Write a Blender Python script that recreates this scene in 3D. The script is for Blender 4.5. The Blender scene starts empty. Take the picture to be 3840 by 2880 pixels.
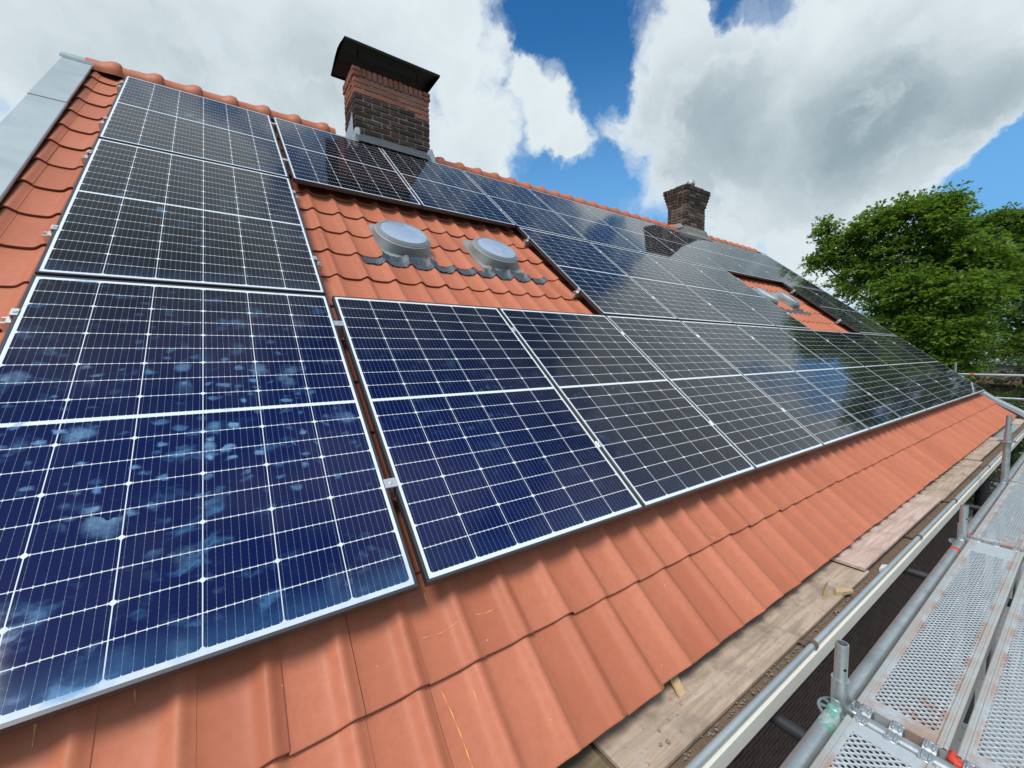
import bpy, bmesh, math, random
import numpy as np
from mathutils import Vector, Matrix
random.seed(7); rng = np.random.default_rng(7)
S = bpy.context.scene
COL = S.collection
R = math.radians

# ------------------------------------------------------------------ camera
CW = Vector((0.65778, -1.23653, 0.75157))
RW = Matrix(((0.8222262, -0.5690930, -0.0087872), (0.0469652, 0.0524529, 0.9975184), (-0.5672199, -0.8205984, 0.0698557)))
cd = bpy.data.cameras.new("camera"); cam = bpy.data.objects.new("camera", cd); COL.objects.link(cam)
cam.matrix_world = Matrix.Translation(CW) @ RW.transposed().to_4x4()
cd.sensor_width = 36.0; cd.lens = 36.0 * 1527.76 / 3840.0
cd.clip_start = 0.05; cd.clip_end = 3000.0
S.camera = cam
S.view_settings.view_transform = 'Standard'; S.view_settings.look = 'None'
S.view_settings.exposure = 0.18; S.view_settings.gamma = 1.0
S.cycles.max_bounces = 8; S.cycles.transparent_max_bounces = 12
S.cycles.sample_clamp_indirect = 6.0

# ------------------------------------------------------------------ node helper
class NT:
    def __init__(s, tree): s.t = tree; s.t.nodes.clear()
    def n(s, typ, **kw):
        nd = s.t.nodes.new(typ)
        for k, v in kw.items(): setattr(nd, k, v)
        return nd
    def put(s, sock, v):
        if v is None: return
        if isinstance(v, bpy.types.NodeSocket): s.t.links.new(v, sock)
        else:
            if sock.type == 'RGBA' and len(v) == 3: v = (*v, 1)
            sock.default_value = v
    def m(s, op, a, b=None, c=None, clamp=False):
        nd = s.n('ShaderNodeMath', operation=op, use_clamp=clamp)
        for i, v in enumerate((a, b, c)): s.put(nd.inputs[i], v)
        return nd.outputs[0]
    def vm(s, op, a, b=None, scale=None, out=0):
        nd = s.n('ShaderNodeVectorMath', operation=op)
        s.put(nd.inputs[0], a); s.put(nd.inputs[1], b)
        if scale is not None: s.put(nd.inputs['Scale'], scale)
        return nd.outputs[out]
    def mix(s, f, a, b, mode='MIX'):
        nd = s.n('ShaderNodeMix', data_type='RGBA', blend_type=mode)
        s.put(nd.inputs[0], f); s.put(nd.inputs[6], a); s.put(nd.inputs[7], b)
        return nd.outputs[2]
    def noise(s, vec, scale, detail=4, rough=0.55, dist=0.0, color=False):
        nd = s.n('ShaderNodeTexNoise')
        s.put(nd.inputs['Vector'], vec); nd.inputs['Scale'].default_value = scale
        nd.inputs['Detail'].default_value = detail; nd.inputs['Roughness'].default_value = rough
        nd.inputs['Distortion'].default_value = dist
        return nd.outputs['Color' if color else 'Fac']
    def sm(s, v, lo, hi, a=0.0, b=1.0):
        nd = s.n('ShaderNodeMapRange', interpolation_type='SMOOTHSTEP')
        for i, x in enumerate((v, lo, hi, a, b)): s.put(nd.inputs[i], x)
        return nd.outputs[0]
    def obj(s): return s.n('ShaderNodeTexCoord').outputs['Object']
    def sep(s, v):
        nd = s.n('ShaderNodeSeparateXYZ'); s.put(nd.inputs[0], v); return nd.outputs
    def comb(s, x, y, z):
        nd = s.n('ShaderNodeCombineXYZ')
        for i, v in enumerate((x, y, z)): s.put(nd.inputs[i], v)
        return nd.outputs[0]
    def bump(s, h, strength=0.3, dist=0.01):
        nd = s.n('ShaderNodeBump'); s.put(nd.inputs['Height'], h)
        nd.inputs['Strength'].default_value = strength; nd.inputs['Distance'].default_value = dist
        return nd.outputs[0]

# ------------------------------------------------------------------ sun and sky
SUN = Vector((-0.45, -0.26, 0.853)).normalized()       # direction towards the sun
elev = math.asin(SUN.z); rot = math.atan2(SUN.x, SUN.y)
ld = bpy.data.lights.new("sun", 'SUN'); ld.energy = 2.6; ld.angle = R(20); ld.color = (1.0, 0.95, 0.88)
lo = bpy.data.objects.new("sun", ld); COL.objects.link(lo)
lo.rotation_euler = SUN.to_track_quat('Z', 'Y').to_euler(); lo.location = (0, 0, 40)

CLOUD = [(0.80,0.02,0.60,0.17),(0.868,0.444,0.225,0.06),(0.835,0.470,0.285,0.045),(0.80,0.500,0.330,0.05),(0.92,-0.14,0.36,0.13),(0.85,-0.10,0.47,0.20),(0.80,-0.28,0.50,0.20),(-0.12,0.35,0.93,0.26),(-0.213,0.880,0.426,0.120),(-0.090,0.860,0.502,0.164),(0.094,0.832,0.547,0.221),(0.257,0.766,0.590,0.162),(0.346,0.704,0.620,0.088),(0.388,0.733,0.558,0.097),(0.425,0.766,0.482,0.097),(0.455,0.783,0.423,0.075),(0.389,0.803,0.451,0.108),(0.557,0.667,0.495,0.074),(0.601,0.660,0.450,0.059),(0.502,0.679,0.536,0.050),(-0.044,0.919,0.393,0.193),(-0.204,0.927,0.315,0.093),(0.188,0.877,0.443,0.189),(0.091,0.730,0.678,0.172),(-0.142,0.791,0.595,0.143),(0.269,0.675,0.687,0.096),(0.702,0.457,0.546,0.070),(0.704,0.505,0.499,0.071),(0.705,0.548,0.450,0.072),(0.765,0.475,0.435,0.129),(0.770,0.517,0.374,0.078),(0.821,0.374,0.432,0.161),(0.854,0.250,0.456,0.142),(0.898,0.258,0.356,0.113),(0.899,0.151,0.411,0.127),(0.931,0.098,0.350,0.068),(0.795,0.302,0.527,0.069),(0.835,0.194,0.514,0.109),(0.874,0.107,0.474,0.098),(0.735,0.399,0.548,0.042),(0.804,0.166,0.570,0.124),(0.885,0.356,0.300,0.085),(0.922,0.262,0.286,0.083),(0.940,0.183,0.289,0.062),(0.946,0.138,0.292,0.044),(0.871,0.416,0.262,0.084),(0.916,0.349,0.200,0.088),(0.862,0.466,0.198,0.072),(0.900,0.408,0.154,0.069),(0.943,0.264,0.202,0.093)]
DARK = [(-0.12,0.35,0.93,0.26),(-0.05,0.20,0.97,0.2),(0.771,0.478,0.421,0.123),(0.844,0.382,0.376,0.153),(0.896,0.276,0.348,0.117),(0.915,0.177,0.362,0.101),(0.929,0.107,0.354,0.053),(0.872,0.225,0.435,0.097),(-0.122,0.882,0.456,0.117),(0.058,0.891,0.451,0.183),(-0.201,0.921,0.334,0.115),(0.202,0.812,0.548,0.112),(0.911,0.326,0.254,0.069),(0.944,0.233,0.234,0.082)]
HOLE = [(0.497,0.727,0.472,0.028),(0.475,0.640,0.604,0.046),(0.555,0.578,0.598,0.091),(0.618,0.579,0.533,0.065),(0.671,0.640,0.375,0.057),(-0.234,0.898,0.372,0.021),(0.969,0.096,0.228,0.07),(0.966,0.092,0.243,0.05),(0.715,0.397,0.575,0.027),(0.591,0.715,0.373,0.049)]
W = bpy.data.worlds.new("World"); S.world = W; W.use_nodes = True
t = NT(W.node_tree)
sky = t.n('ShaderNodeTexSky', sky_type='NISHITA'); sky.sun_disc = False
sky.sun_elevation = elev; sky.sun_rotation = rot; sky.air_density = 1.0; sky.dust_density = 0.5; sky.ozone_density = 2.0
SKYS = 0.10
d0 = t.vm('NORMALIZE', t.n('ShaderNodeTexCoord').outputs['Generated'])
w1 = t.vm('SUBTRACT', t.noise(d0, 5.0, 7, 0.6, color=True), (0.5, 0.5, 0.5))
w2 = t.vm('SUBTRACT', t.noise(d0, 17.0, 6, 0.6, color=True), (0.5, 0.5, 0.5))
d = t.vm('NORMALIZE', t.vm('ADD', t.vm('ADD', d0, t.vm('SCALE', w1, scale=0.15)), t.vm('SCALE', w2, scale=0.06)))
def field(lst, vec, mode='ADD'):
    acc = None
    for x, y, z, r in lst:
        c = Vector((x, y, z)).normalized(); r *= 1.25
        k = 2.0 / (r * r)                                 # 1 - dist^2/r^2 = 1 - k + k*dot
        v = t.m('MULTIPLY_ADD', t.vm('DOT_PRODUCT', vec, tuple(c), out=1), k, 1.0 - k, clamp=True)
        acc = v if acc is None else t.m(mode, acc, v)
    return acc
f = field(CLOUD, d, 'MAXIMUM')
h = field([q_ for q_ in HOLE[1:] if q_[0] > 0], d)
f = t.m('SUBTRACT', f, t.m('MULTIPLY', h, 0.8))
nz = t.noise(d, 6.5, 12, 0.62)
f = t.m('SUBTRACT', f, t.m('MULTIPLY', field([(0.966,0.080,0.244,0.055),(0.977,0.075,0.198,0.06),(0.955,0.060,0.290,0.03)], d), 0.9))
f = t.m('ADD', f, t.m('MULTIPLY', t.m('SUBTRACT', nz, 0.5), 2.0))
cov = t.m('MAXIMUM', t.sm(f, -0.02, 0.72), t.m('MULTIPLY', t.sm(t.m('ADD', f, t.m('MULTIPLY', t.m('SUBTRACT', t.noise(d, 15.0, 8, 0.65), 0.5), 1.2)), -0.22, 0.50), 0.42))
sx, sy, sz = t.sep(d0)
# clouds elsewhere in the sky: overhead and behind the viewer
g = t.noise(d0, 2.6, 6, 0.55)
gen = t.sm(g, 0.44, 0.58)
dotc = t.vm('DOT_PRODUCT', d0, (0.455, 0.70, 0.46), out=1)     # centre of what the photo shows of the sky
away = t.m('SUBTRACT', 1.0, t.sm(dotc, 0.50, 0.60))
cov = t.m('MAXIMUM', cov, t.m('MULTIPLY', gen, away), clamp=True)
dsm = t.vm('NORMALIZE', t.vm('ADD', d0, t.vm('SCALE', w1, scale=0.10)))
dk = t.m('ADD', t.m('MULTIPLY', field(DARK[:8], dsm), 0.72), t.m('MULTIPLY', field(DARK[8:12], dsm), 0.45))
dkn = t.m('ADD', dk, t.m('MULTIPLY', t.m('SUBTRACT', t.noise(d, 4.5, 9, 0.60), 0.40), 2.3))
dkn = t.sm(dkn, -0.45, 2.35)
thick = t.sm(f, 0.30, 0.95)
gray = t.m('MULTIPLY', dkn, t.m('MAXIMUM', thick, t.m('MULTIPLY', away, 0.8)))
inv = 1.0 / SKYS
cl = t.mix(gray, tuple(v * inv for v in (0.69, 0.765, 0.80)), tuple(v * inv for v in (0.265, 0.35, 0.395)))
hs = t.n('ShaderNodeHueSaturation'); t.put(hs.inputs['Color'], sky.outputs[0])
hs.inputs['Saturation'].default_value = 1.38; hs.inputs['Value'].default_value = 1.3
low = t.m('MULTIPLY', t.sm(sz, 0.62, 0.25), 0.75)
bl = t.mix(low, hs.outputs[0], (1.55, 4.1, 7.6))
full = t.mix(cov, bl, cl)
bg = t.n('ShaderNodeBackground'); t.put(bg.inputs[0], full); bg.inputs[1].default_value = SKYS
t.put(t.n('ShaderNodeOutputWorld').inputs[0], bg.outputs[0])

# ------------------------------------------------------------------ materials
def mat(name, fn):
    m = bpy.data.materials.new(name); m.use_nodes = True
    q = NT(m.node_tree); out = q.n('ShaderNodeOutputMaterial'); b = q.n('ShaderNodeBsdfPrincipled')
    r = fn(q, b)
    q.put(out.inputs[0], r if r is not None else b.outputs[0])
    return m
def setp(q, b, **kw):
    nm = dict(c='Base Color', r='Roughness', me='Metallic', n='Normal', sp='Specular IOR Level', ior='IOR', a='Alpha', coat='Coat Weight', cr='Coat Roughness', tr='Transmission Weight')
    for k, v in kw.items(): q.put(b.inputs[nm[k]], v)
def plain(name, c, r=0.6, me=0.0, var=0.15, scale=12.0, bump=0.0):
    def fn(q, b):
        n = q.noise(q.obj(), scale, 5)
        lo_ = tuple(x * (1 - var) for x in c); hi_ = tuple(min(1, x * (1 + var)) for x in c)
        setp(q, b, c=q.mix(n, lo_, hi_), r=r, me=me)
        if bump: setp(q, b, n=q.bump(q.noise(q.obj(), scale * 6, 3), bump, 0.004))
    return mat(name, fn)

def f_tile(q, b):
    o = q.obj(); rnd = q.n('ShaderNodeNewGeometry').outputs['Random Per Island']
    base = q.mix(rnd, (0.455, 0.145, 0.076), (0.55, 0.186, 0.102))
    n1 = q.noise(o, 3.0, 5); base = q.mix(q.m('MULTIPLY', q.sm(n1, 0.45, 0.75), 0.45), base, (0.565, 0.205, 0.118))
    n2 = q.noise(o, 38.0, 5, 0.65); base = q.mix(q.m('MULTIPLY', q.sm(n2, 0.3, 0.75), 0.32), base, (0.38, 0.115, 0.055))
    n3 = q.noise(o, 70.0, 2); base = q.mix(q.sm(n3, 0.76, 0.80), base, (0.72, 0.42, 0.28))
    n4 = q.noise(o, 420.0, 2)
    setp(q, b, c=base, r=q.sm(n1, 0.2, 0.8, 0.42, 0.58), sp=0.25, n=q.bump(q.m('ADD', n4, q.m('MULTIPLY', n2, 0.6)), 0.12, 0.002))
M_TILE = mat("terracotta_tile", f_tile)
M_TILESH = plain("terracotta_edge_shade", (0.20, 0.055, 0.03), 0.8, var=0.3, scale=40)  # darker tile colour, shade of the downward edge faces painted in
M_FRAME = plain("aluminium_frame", (0.060, 0.060, 0.068), 0.36, 0.35, 0.1, 30)
M_FRAME_IN = plain("panel_back", (0.02, 0.02, 0.022), 0.7)
M_ALU = plain("aluminium_clamp", (0.72, 0.73, 0.74), 0.35, 0.8, 0.12, 60)
def f_zinc(q, b):
    o = q.obj(); n = q.noise(o, 2.2, 6, 0.6, 0.6); n2 = q.noise(o, 60, 3)
    c = q.mix(q.sm(n, 0.3, 0.7), (0.38, 0.445, 0.455), (0.48, 0.545, 0.545)); c = q.mix(q.sm(n2, 0.72, 0.76), c, (0.7, 0.72, 0.72))
    setp(q, b, c=c, r=0.42, me=0.45, n=q.bump(q.noise(o, 5, 2), 0.12, 0.02))
M_ZINC = mat("weathered_zinc", f_zinc)
def f_lead(q, b):
    o = q.obj(); n = q.noise(o, 14, 5, 0.6); w = q.n('ShaderNodeTexWave', wave_type='BANDS', bands_direction='DIAGONAL'); q.put(w.inputs[0], o); w.inputs['Scale'].default_value = 60
    setp(q, b, c=q.mix(n, (0.04, 0.05, 0.06), (0.135, 0.16, 0.185)), r=0.5, me=0.3, n=q.bump(q.m('ADD', q.m('MULTIPLY', w.outputs[1], 0.3), n), 0.5, 0.004))
M_LEAD = mat("crinkled_lead", f_lead)
M_LEADL = plain("bright_lead", (0.45, 0.48, 0.50), 0.45, 0.5, 0.35, 25, 0.5)
def f_galv(q, b):
    o = q.obj(); v = q.n('ShaderNodeTexVoronoi'); q.put(v.inputs['Vector'], o); v.inputs['Scale'].default_value = 110
    n = q.noise(o, 6, 5, 0.6); sp = q.sm(q.noise(q.vm('MULTIPLY', o, (9, 40, 40)), 1.0, 4, 0.6), 0.55, 0.75)
    c = q.mix(q.m('MULTIPLY', v.outputs['Color'], 0.3), (0.42, 0.46, 0.47), (0.60, 0.65, 0.65)); c = q.mix(q.m('MULTIPLY', sp, 0.5), c, (0.72, 0.77, 0.75)); c = q.mix(q.sm(n, 0.45, 0.75), c, (0.30, 0.35, 0.33))
    setp(q, b, c=c, r=q.sm(n, 0.3, 0.7, 0.32, 0.5), me=0.7, n=q.bump(n, 0.1, 0.01))
M_GALV = mat("galvanised_steel", f_galv)
M_GALVD = plain("dark_steel", (0.05, 0.055, 0.06), 0.55, 0.4, 0.3, 20)
M_REDT = plain("red_tape", (0.62, 0.06, 0.035), 0.5, var=0.2, scale=40)
def f_green(q, b):
    n = q.noise(q.obj(), 28, 4, 0.7); setp(q, b, c=q.mix(q.sm(n, 0.40, 0.62), (0.14, 0.42, 0.32), (0.50, 0.56, 0.55)), r=0.45, me=0.3)
M_GREENT = mat("worn_green_paint", f_green)
M_BLACK = plain("black_metal", (0.012, 0.013, 0.011), 0.6, 0.2, 0.4, 15)
M_SKIRT = plain("grey_cement", (0.20, 0.205, 0.185), 0.95, var=0.45, scale=7, bump=0.5)
M_MORTAR = plain("mortar", (0.34, 0.32, 0.27), 0.95, var=0.3, scale=30, bump=0.5)
def brickmat(name, a, c, spot):
    def fn(q, b):
        o = q.obj(); rnd = q.n('ShaderNodeNewGeometry').outputs['Random Per Island']
        col = q.mix(rnd, a, c); n = q.noise(o, 22, 6, 0.65); col = q.mix(q.m('MULTIPLY', q.sm(n, 0.5, 0.8), 0.7), col, spot)
        n2 = q.noise(o, 9, 5, 0.7); col = q.mix(q.m('MULTIPLY', q.sm(n2, 0.60, 0.72), 0.55), col, (0.33, 0.33, 0.31))
        setp(q, b, c=col, r=0.92, sp=0.2, n=q.bump(q.noise(o, 90, 5, 0.6), 0.6, 0.006))
    return mat(name, fn)
M_BDARK = brickmat("sooty_brick", (0.040, 0.030, 0.026), (0.100, 0.062, 0.052), (0.028, 0.026, 0.024))
M_BRED = brickmat("red_brick", (0.30, 0.115, 0.080), (0.38, 0.165, 0.12), (0.26, 0.11, 0.08))
M_BBRN = brickmat("brown_brick", (0.125, 0.080, 0.063), (0.215, 0.148, 0.115), (0.06, 0.04, 0.035))
def f_wall(q, b):
    o = q.obj(); x, y, z = q.sep(o); bt = q.n('ShaderNodeTexBrick'); q.put(bt.inputs['Vector'], q.comb(q.m('ADD', x, y), z, 0.0))
    bt.inputs['Scale'].default_value = 1.0; bt.inputs['Brick Width'].default_value = 0.125; bt.inputs['Row Height'].default_value = 0.034
    bt.inputs['Mortar Size'].default_value = 0.0032; bt.inputs['Color1'].default_value = (0.055, 0.032, 0.026, 1); bt.inputs['Color2'].default_value = (0.095, 0.052, 0.042, 1)  # brick tones darkened, the shade under the eave is in the colour
    bt.inputs['Mortar'].default_value = (0.17, 0.155, 0.125, 1); n = q.noise(o, 18, 5)
    setp(q, b, c=q.mix(q.m('MULTIPLY', n, 0.6), bt.outputs['Color'], (0.04, 0.026, 0.022)), r=0.95, sp=0.15,
         n=q.bump(q.m('SUBTRACT', q.m('MULTIPLY', n, 0.4), q.m('MULTIPLY', bt.outputs['Fac'], 0.8)), 0.7, 0.01))
M_WALL = mat("shaded_brick_wall", f_wall)
M_FASCIA = plain("cream_paint", (0.78, 0.76, 0.68), 0.55, var=0.06, scale=3)
M_UNDER = plain("roof_underlay", (0.03, 0.02, 0.018), 0.9)
def woodmat(name, a, c, stain, sscale=5.0, amt=0.5):
    def fn(q, b):
        o = q.obj(); mp = q.vm('MULTIPLY', o, (1.6, 22.0, 22.0)); n = q.noise(mp, 1.6, 6, 0.6, 0.8)
        col = q.mix(q.sm(n, 0.3, 0.7), a, c); s = q.noise(o, sscale, 6, 0.65); col = q.mix(q.m('MULTIPLY', q.sm(s, 0.46, 0.68), amt), col, stain)
        s2 = q.noise(q.vm('ADD', o, (7, 3, 1)), 11, 5, 0.7); col = q.mix(q.m('MULTIPLY', q.sm(s2, 0.54, 0.66), 0.6), col, (0.50, 0.43, 0.36))
        s3 = q.noise(q.vm('ADD', o, (1, 9, 4)), 16, 4, 0.7); col = q.mix(q.m('MULTIPLY', q.sm(s3, 0.62, 0.70), 0.6), col, (0.40, 0.13, 0.09))
        setp(q, b, c=col, r=0.85, sp=0.2, n=q.bump(n, 0.25, 0.003))
    return mat(name, fn)
M_WOOD = woodmat("weathered_plank", (0.36, 0.27, 0.195), (0.55, 0.43, 0.325), (0.235, 0.195, 0.155), 5.0, 0.8)
M_WOODP = woodmat("pinkish_plank", (0.46, 0.33, 0.27), (0.66, 0.50, 0.42), (0.34, 0.25, 0.20), 5.0, 0.65)
M_WOODG = woodmat("greenish_plank", (0.16, 0.13, 0.075), (0.26, 0.20, 0.125), (0.10, 0.09, 0.06), 6.0, 0.6)
M_WOODN = plain("fresh_wood", (0.50, 0.36, 0.19), 0.8, var=0.2, scale=30)
M_WHITE = plain("white_paint", (0.75, 0.75, 0.74), 0.6, var=0.06)
M_SOIL = plain("gutter_dirt", (0.17, 0.12, 0.08), 1.0, var=0.5, scale=40, bump=0.8)
M_STONE = plain("pale_grit", (0.27, 0.23, 0.19), 0.95, var=0.5, scale=9)
M_YEL = plain("yellow_chalk", (0.80, 0.42, 0.13), 0.9, var=0.3, scale=80)
M_DOME = plain("grey_plastic", (0.27, 0.305, 0.31), 0.5, var=0.06, scale=8)
M_BROWN = plain("brown_clip", (0.16, 0.12, 0.10), 0.6, 0.3)
def f_lens(q, b):
    n = q.noise(q.obj(), 3.0, 4, 0.6, 1.0)
    setp(q, b, c=q.mix(n, (0.30, 0.38, 0.50), (0.52, 0.59, 0.66)), r=0.06, coat=1.0, cr=0.03, ior=1.5)  # pale blue sky reflection painted into the glass colour
M_LENS = mat("dome_glass", f_lens)

# solar cells: UV of the glass sheet is in metres, origin at the lower left frame corner
PW, PH = 1.134, 1.722
CM, CP, RP, RM, BAR = 0.0210, 0.1820, 0.09206, 0.0255, 0.0140
def f_cell(q, b):
    uv = q.n('ShaderNodeUVMap', uv_map='UVMap').outputs[0]; x, y, _ = q.sep(uv)
    up = q.m('GREATER_THAN', y, PH / 2)
    yr = q.m('SUBTRACT', q.m('SUBTRACT', y, RM), q.m('MULTIPLY', up, BAR)); xr = q.m('SUBTRACT', x, CM)
    dc = q.m('PINGPONG', q.m('ADD', xr, CP * 2), CP / 2); dr = q.m('PINGPONG', q.m('ADD', yr, RP * 2), RP / 2)
    dr2 = q.m('PINGPONG', q.m('ADD', yr, RP * 2), RP)
    lc = q.m('LESS_THAN', dc, 0.0013); lr = q.m('LESS_THAN', dr, 0.0011)
    dia = q.m('LESS_THAN', q.m('ADD', dc, dr2), 0.0095)
    bar = q.m('LESS_THAN', q.m('ABSOLUTE', q.m('SUBTRACT', y, PH / 2)), BAR / 2)
    bx = q.m('GREATER_THAN', q.m('ABSOLUTE', q.m('SUBTRACT', x, PW / 2)), PW / 2 - CM)
    by = q.m('GREATER_THAN', q.m('ABSOLUTE', q.m('SUBTRACT', y, PH / 2)), PH / 2 - RM)
    white = lc
    for v in (lr, dia, bar, bx, by): white = q.m('MAXIMUM', white, v)
    bb = CP / 9
    db = q.m('PINGPONG', q.m('ADD', xr, bb * 40.5), bb / 2); dots = q.m('LESS_THAN', q.m('PINGPONG', q.m('ADD', yr, 1.0), 0.0075), 0.0013)
    wire = q.m('MULTIPLY', q.m('LESS_THAN', db, q.m('MULTIPLY_ADD', dots, 0.00035, 0.00042)), 0.75)
    tick = q.m('MULTIPLY', q.m('LESS_THAN', db, 0.0013), q.m('LESS_THAN', dr, 0.0038))
    oi = q.n('ShaderNodeObjectInfo').outputs['Random']
    pos = q.vm('ADD', uv, q.comb(q.m('MULTIPLY', oi, 37.0), q.m('MULTIPLY', oi, 91.0), 0.0))
    nb = q.noise(pos, 1.2, 3)
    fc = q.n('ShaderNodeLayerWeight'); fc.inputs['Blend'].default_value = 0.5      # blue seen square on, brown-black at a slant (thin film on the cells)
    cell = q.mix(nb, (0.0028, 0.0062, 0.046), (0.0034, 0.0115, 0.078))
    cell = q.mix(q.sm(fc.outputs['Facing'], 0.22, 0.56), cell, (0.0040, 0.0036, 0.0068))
    col = q.mix(wire, cell, (0.20, 0.225, 0.28)); col = q.mix(tick, col, (0.62, 0.66, 0.70)); col = q.mix(white, col, (0.74, 0.79, 0.80))
    # hand prints and smears on the glass
    at = q.n('ShaderNodeAttribute', attribute_type='OBJECT', attribute_name='dirt').outputs['Fac']
    wp = q.vm('ADD', pos, q.vm('SCALE', q.vm('SUBTRACT', q.noise(pos, 9.0, 4, color=True), (0.5, 0.5, 0.5)), scale=0.09))
    fing = None; tone = None
    for sc_, th_ in ((11.0, 0.60), (21.0, 0.52)):
        vo = q.n('ShaderNodeTexVoronoi', feature='SMOOTH_F1'); q.put(vo.inputs['Vector'], q.vm('MULTIPLY', wp, (1.0, 0.8 if sc_ < 20 else 1.35, 1.0))); vo.inputs['Scale'].default_value = sc_; vo.inputs['Smoothness'].default_value = 0.2
        cx, cy, cz = q.sep(vo.outputs['Color'])
        rad = q.m('MULTIPLY_ADD', cy, 0.22, 0.20)
        bl_ = q.m('MULTIPLY', q.sm(q.m('SUBTRACT', vo.outputs['Distance'], rad), 0.14, -0.16), q.m('GREATER_THAN', cx, th_))
        bl_ = q.m('MULTIPLY', bl_, q.m('MULTIPLY_ADD', cz, 0.8, 0.2))
        fing = bl_ if fing is None else q.m('MAXIMUM', fing, bl_); tone = cz if tone is None else tone
    reg = q.sm(q.noise(pos, 3.1, 4, 0.6), 0.36, 0.58)
    band = q.m('MULTIPLY', q.sm(q.m('ABSOLUTE', q.m('SUBTRACT', y, 0.78)), 0.55, 0.15), q.sm(x, 1.15, 0.55, 0.35, 1.0))
    reg = q.m('MULTIPLY', reg, q.m('MULTIPLY_ADD', band, 0.85, 0.15))
    fing = q.m('MULTIPLY', q.m('MULTIPLY', fing, reg), q.sm(q.noise(pos, 70, 4, 0.7), 0.2, 0.7, 0.35, 1.0))
    smear = q.m('MULTIPLY', q.sm(q.noise(q.vm('MULTIPLY', wp, (1.0, 1.8, 1.0)), 6.0, 6, 0.6), 0.54, 0.72), q.sm(q.noise(pos, 2.0, 2), 0.45, 0.62))
    edge = q.m('MULTIPLY', q.sm(y, 0.13, 0.02), q.noise(wp, 8, 4))
    ds = q.m('MULTIPLY', at, q.m('ADD', q.m('MULTIPLY', fing, 1.25), q.m('ADD', q.m('MULTIPLY', smear, 0.55), q.m('MULTIPLY', edge, 0.40))), clamp=True)
    col = q.mix(ds, col, (0.085, 0.25, 0.47)); col = q.mix(q.m('MULTIPLY', q.m('MULTIPLY', fing, at), q.m('MULTIPLY', tone, 0.42)), col, (0.42, 0.46, 0.42))
    rgh = q.m('ADD', 0.05, q.m('MULTIPLY', ds, 0.16))
    setp(q, b, c=col, r=rgh, ior=1.36, sp=0.5)
M_CELL = mat("solar_cells", f_cell)

def f_deck(q, b):
    o = q.obj(); x, y, z = q.sep(o)
    p, s = 0.0228, 0.0275
    def lat(dx, dy):
        a = q.m('PINGPONG', q.m('ADD', x, 10 * s + dx), s / 2); c = q.m('PINGPONG', q.m('ADD', y, 10 * p + dy), p / 2)
        return q.m('SQRT', q.m('ADD', q.m('MULTIPLY', a, a), q.m('MULTIPLY', c, c)))
    dd = q.m('MINIMUM', lat(0, 0), lat(s / 2, p / 2))
    zone = q.m('MULTIPLY', q.m('LESS_THAN', q.m('ABSOLUTE', y), 0.079), q.m('MULTIPLY', q.m('GREATER_THAN', x, 0.075), q.m('LESS_THAN', x, 1.965)))
    hole = q.m('MULTIPLY', q.m('LESS_THAN', dd, 0.0051), zone)
    rim = q.m('MULTIPLY', q.sm(dd, 0.0105, 0.0052), zone)
    n = q.noise(o, 7, 6, 0.65); n2 = q.noise(o, 45, 4, 0.6); ed = q.sm(q.m('ABSOLUTE', y), 0.055, 0.088)
    en = q.sm(x, 0.28, 0.02)
    outer = q.sm(q.m('ABSOLUTE', y), 0.086, 0.091)
    rust = q.m('MULTIPLY', q.sm(q.m('ADD', q.m('MULTIPLY', q.m('MAXIMUM', ed, en), 0.22), n), 0.58, 0.82), q.m('SUBTRACT', 0.75, q.m('MULTIPLY', outer, 0.45)))
    col = q.mix(n2, (0.44, 0.50, 0.51), (0.64, 0.70, 0.71)); col = q.mix(q.m('MULTIPLY', outer, 0.6), col, (0.50, 0.54, 0.50)); col = q.mix(rust, col, (0.48, 0.25, 0.15))
    stk = q.noise(q.vm('MULTIPLY', o, (1.0, 30.0, 1.0)), 2.0, 3); col = q.mix(q.m('MULTIPLY', q.sm(stk, 0.52, 0.7), q.m('MULTIPLY', zone, 0.5)), col, (0.80, 0.84, 0.86))
    setp(q, b, c=col, r=0.42, me=0.35, n=q.bump(q.m('ADD', rim, q.m('MULTIPLY', n2, 0.1)), 0.6, 0.004))
    tr = q.n('ShaderNodeBsdfTransparent'); mx = q.n('ShaderNodeMixShader'); q.put(mx.inputs[0], hole); q.put(mx.inputs[1], b.outputs[0]); q.put(mx.inputs[2], tr.outputs[0])
    return mx.outputs[0]
M_DECK = mat("perforated_steel", f_deck)
def leafmat(name, a, c, tl):
    def fn(q, b):
        rnd = q.n('ShaderNodeNewGeometry').outputs['Random Per Island']
        col = q.mix(rnd, a, c); setp(q, b, c=col, r=0.45, sp=0.35)
        tb = q.n('ShaderNodeBsdfTranslucent'); q.put(tb.inputs[0], q.mix(rnd, tl, tuple(x * 1.3 for x in tl)))
        mx = q.n('ShaderNodeMixShader'); mx.inputs[0].default_value = 0.35; q.put(mx.inputs[1], b.outputs[0]); q.put(mx.inputs[2], tb.outputs[0]); return mx.outputs[0]
    return mat(name, fn)
M_LEAF = leafmat("beech_leaf", (0.045, 0.11, 0.012), (0.15, 0.25, 0.026), (0.26, 0.42, 0.035))
M_LEAF2 = leafmat("dark_leaf", (0.055, 0.125, 0.020), (0.16, 0.26, 0.042), (0.22, 0.37, 0.04))
M_LEAF3 = leafmat("shrub_leaf", (0.03, 0.07, 0.015), (0.085, 0.14, 0.035), (0.07, 0.13, 0.02))
M_BARK = plain("bark", (0.045, 0.037, 0.03), 0.95, var=0.4, scale=10, bump=0.6)
M_ASPH = plain("asphalt", (0.115, 0.118, 0.12), 0.95, var=0.2, scale=5, bump=0.3)
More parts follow.
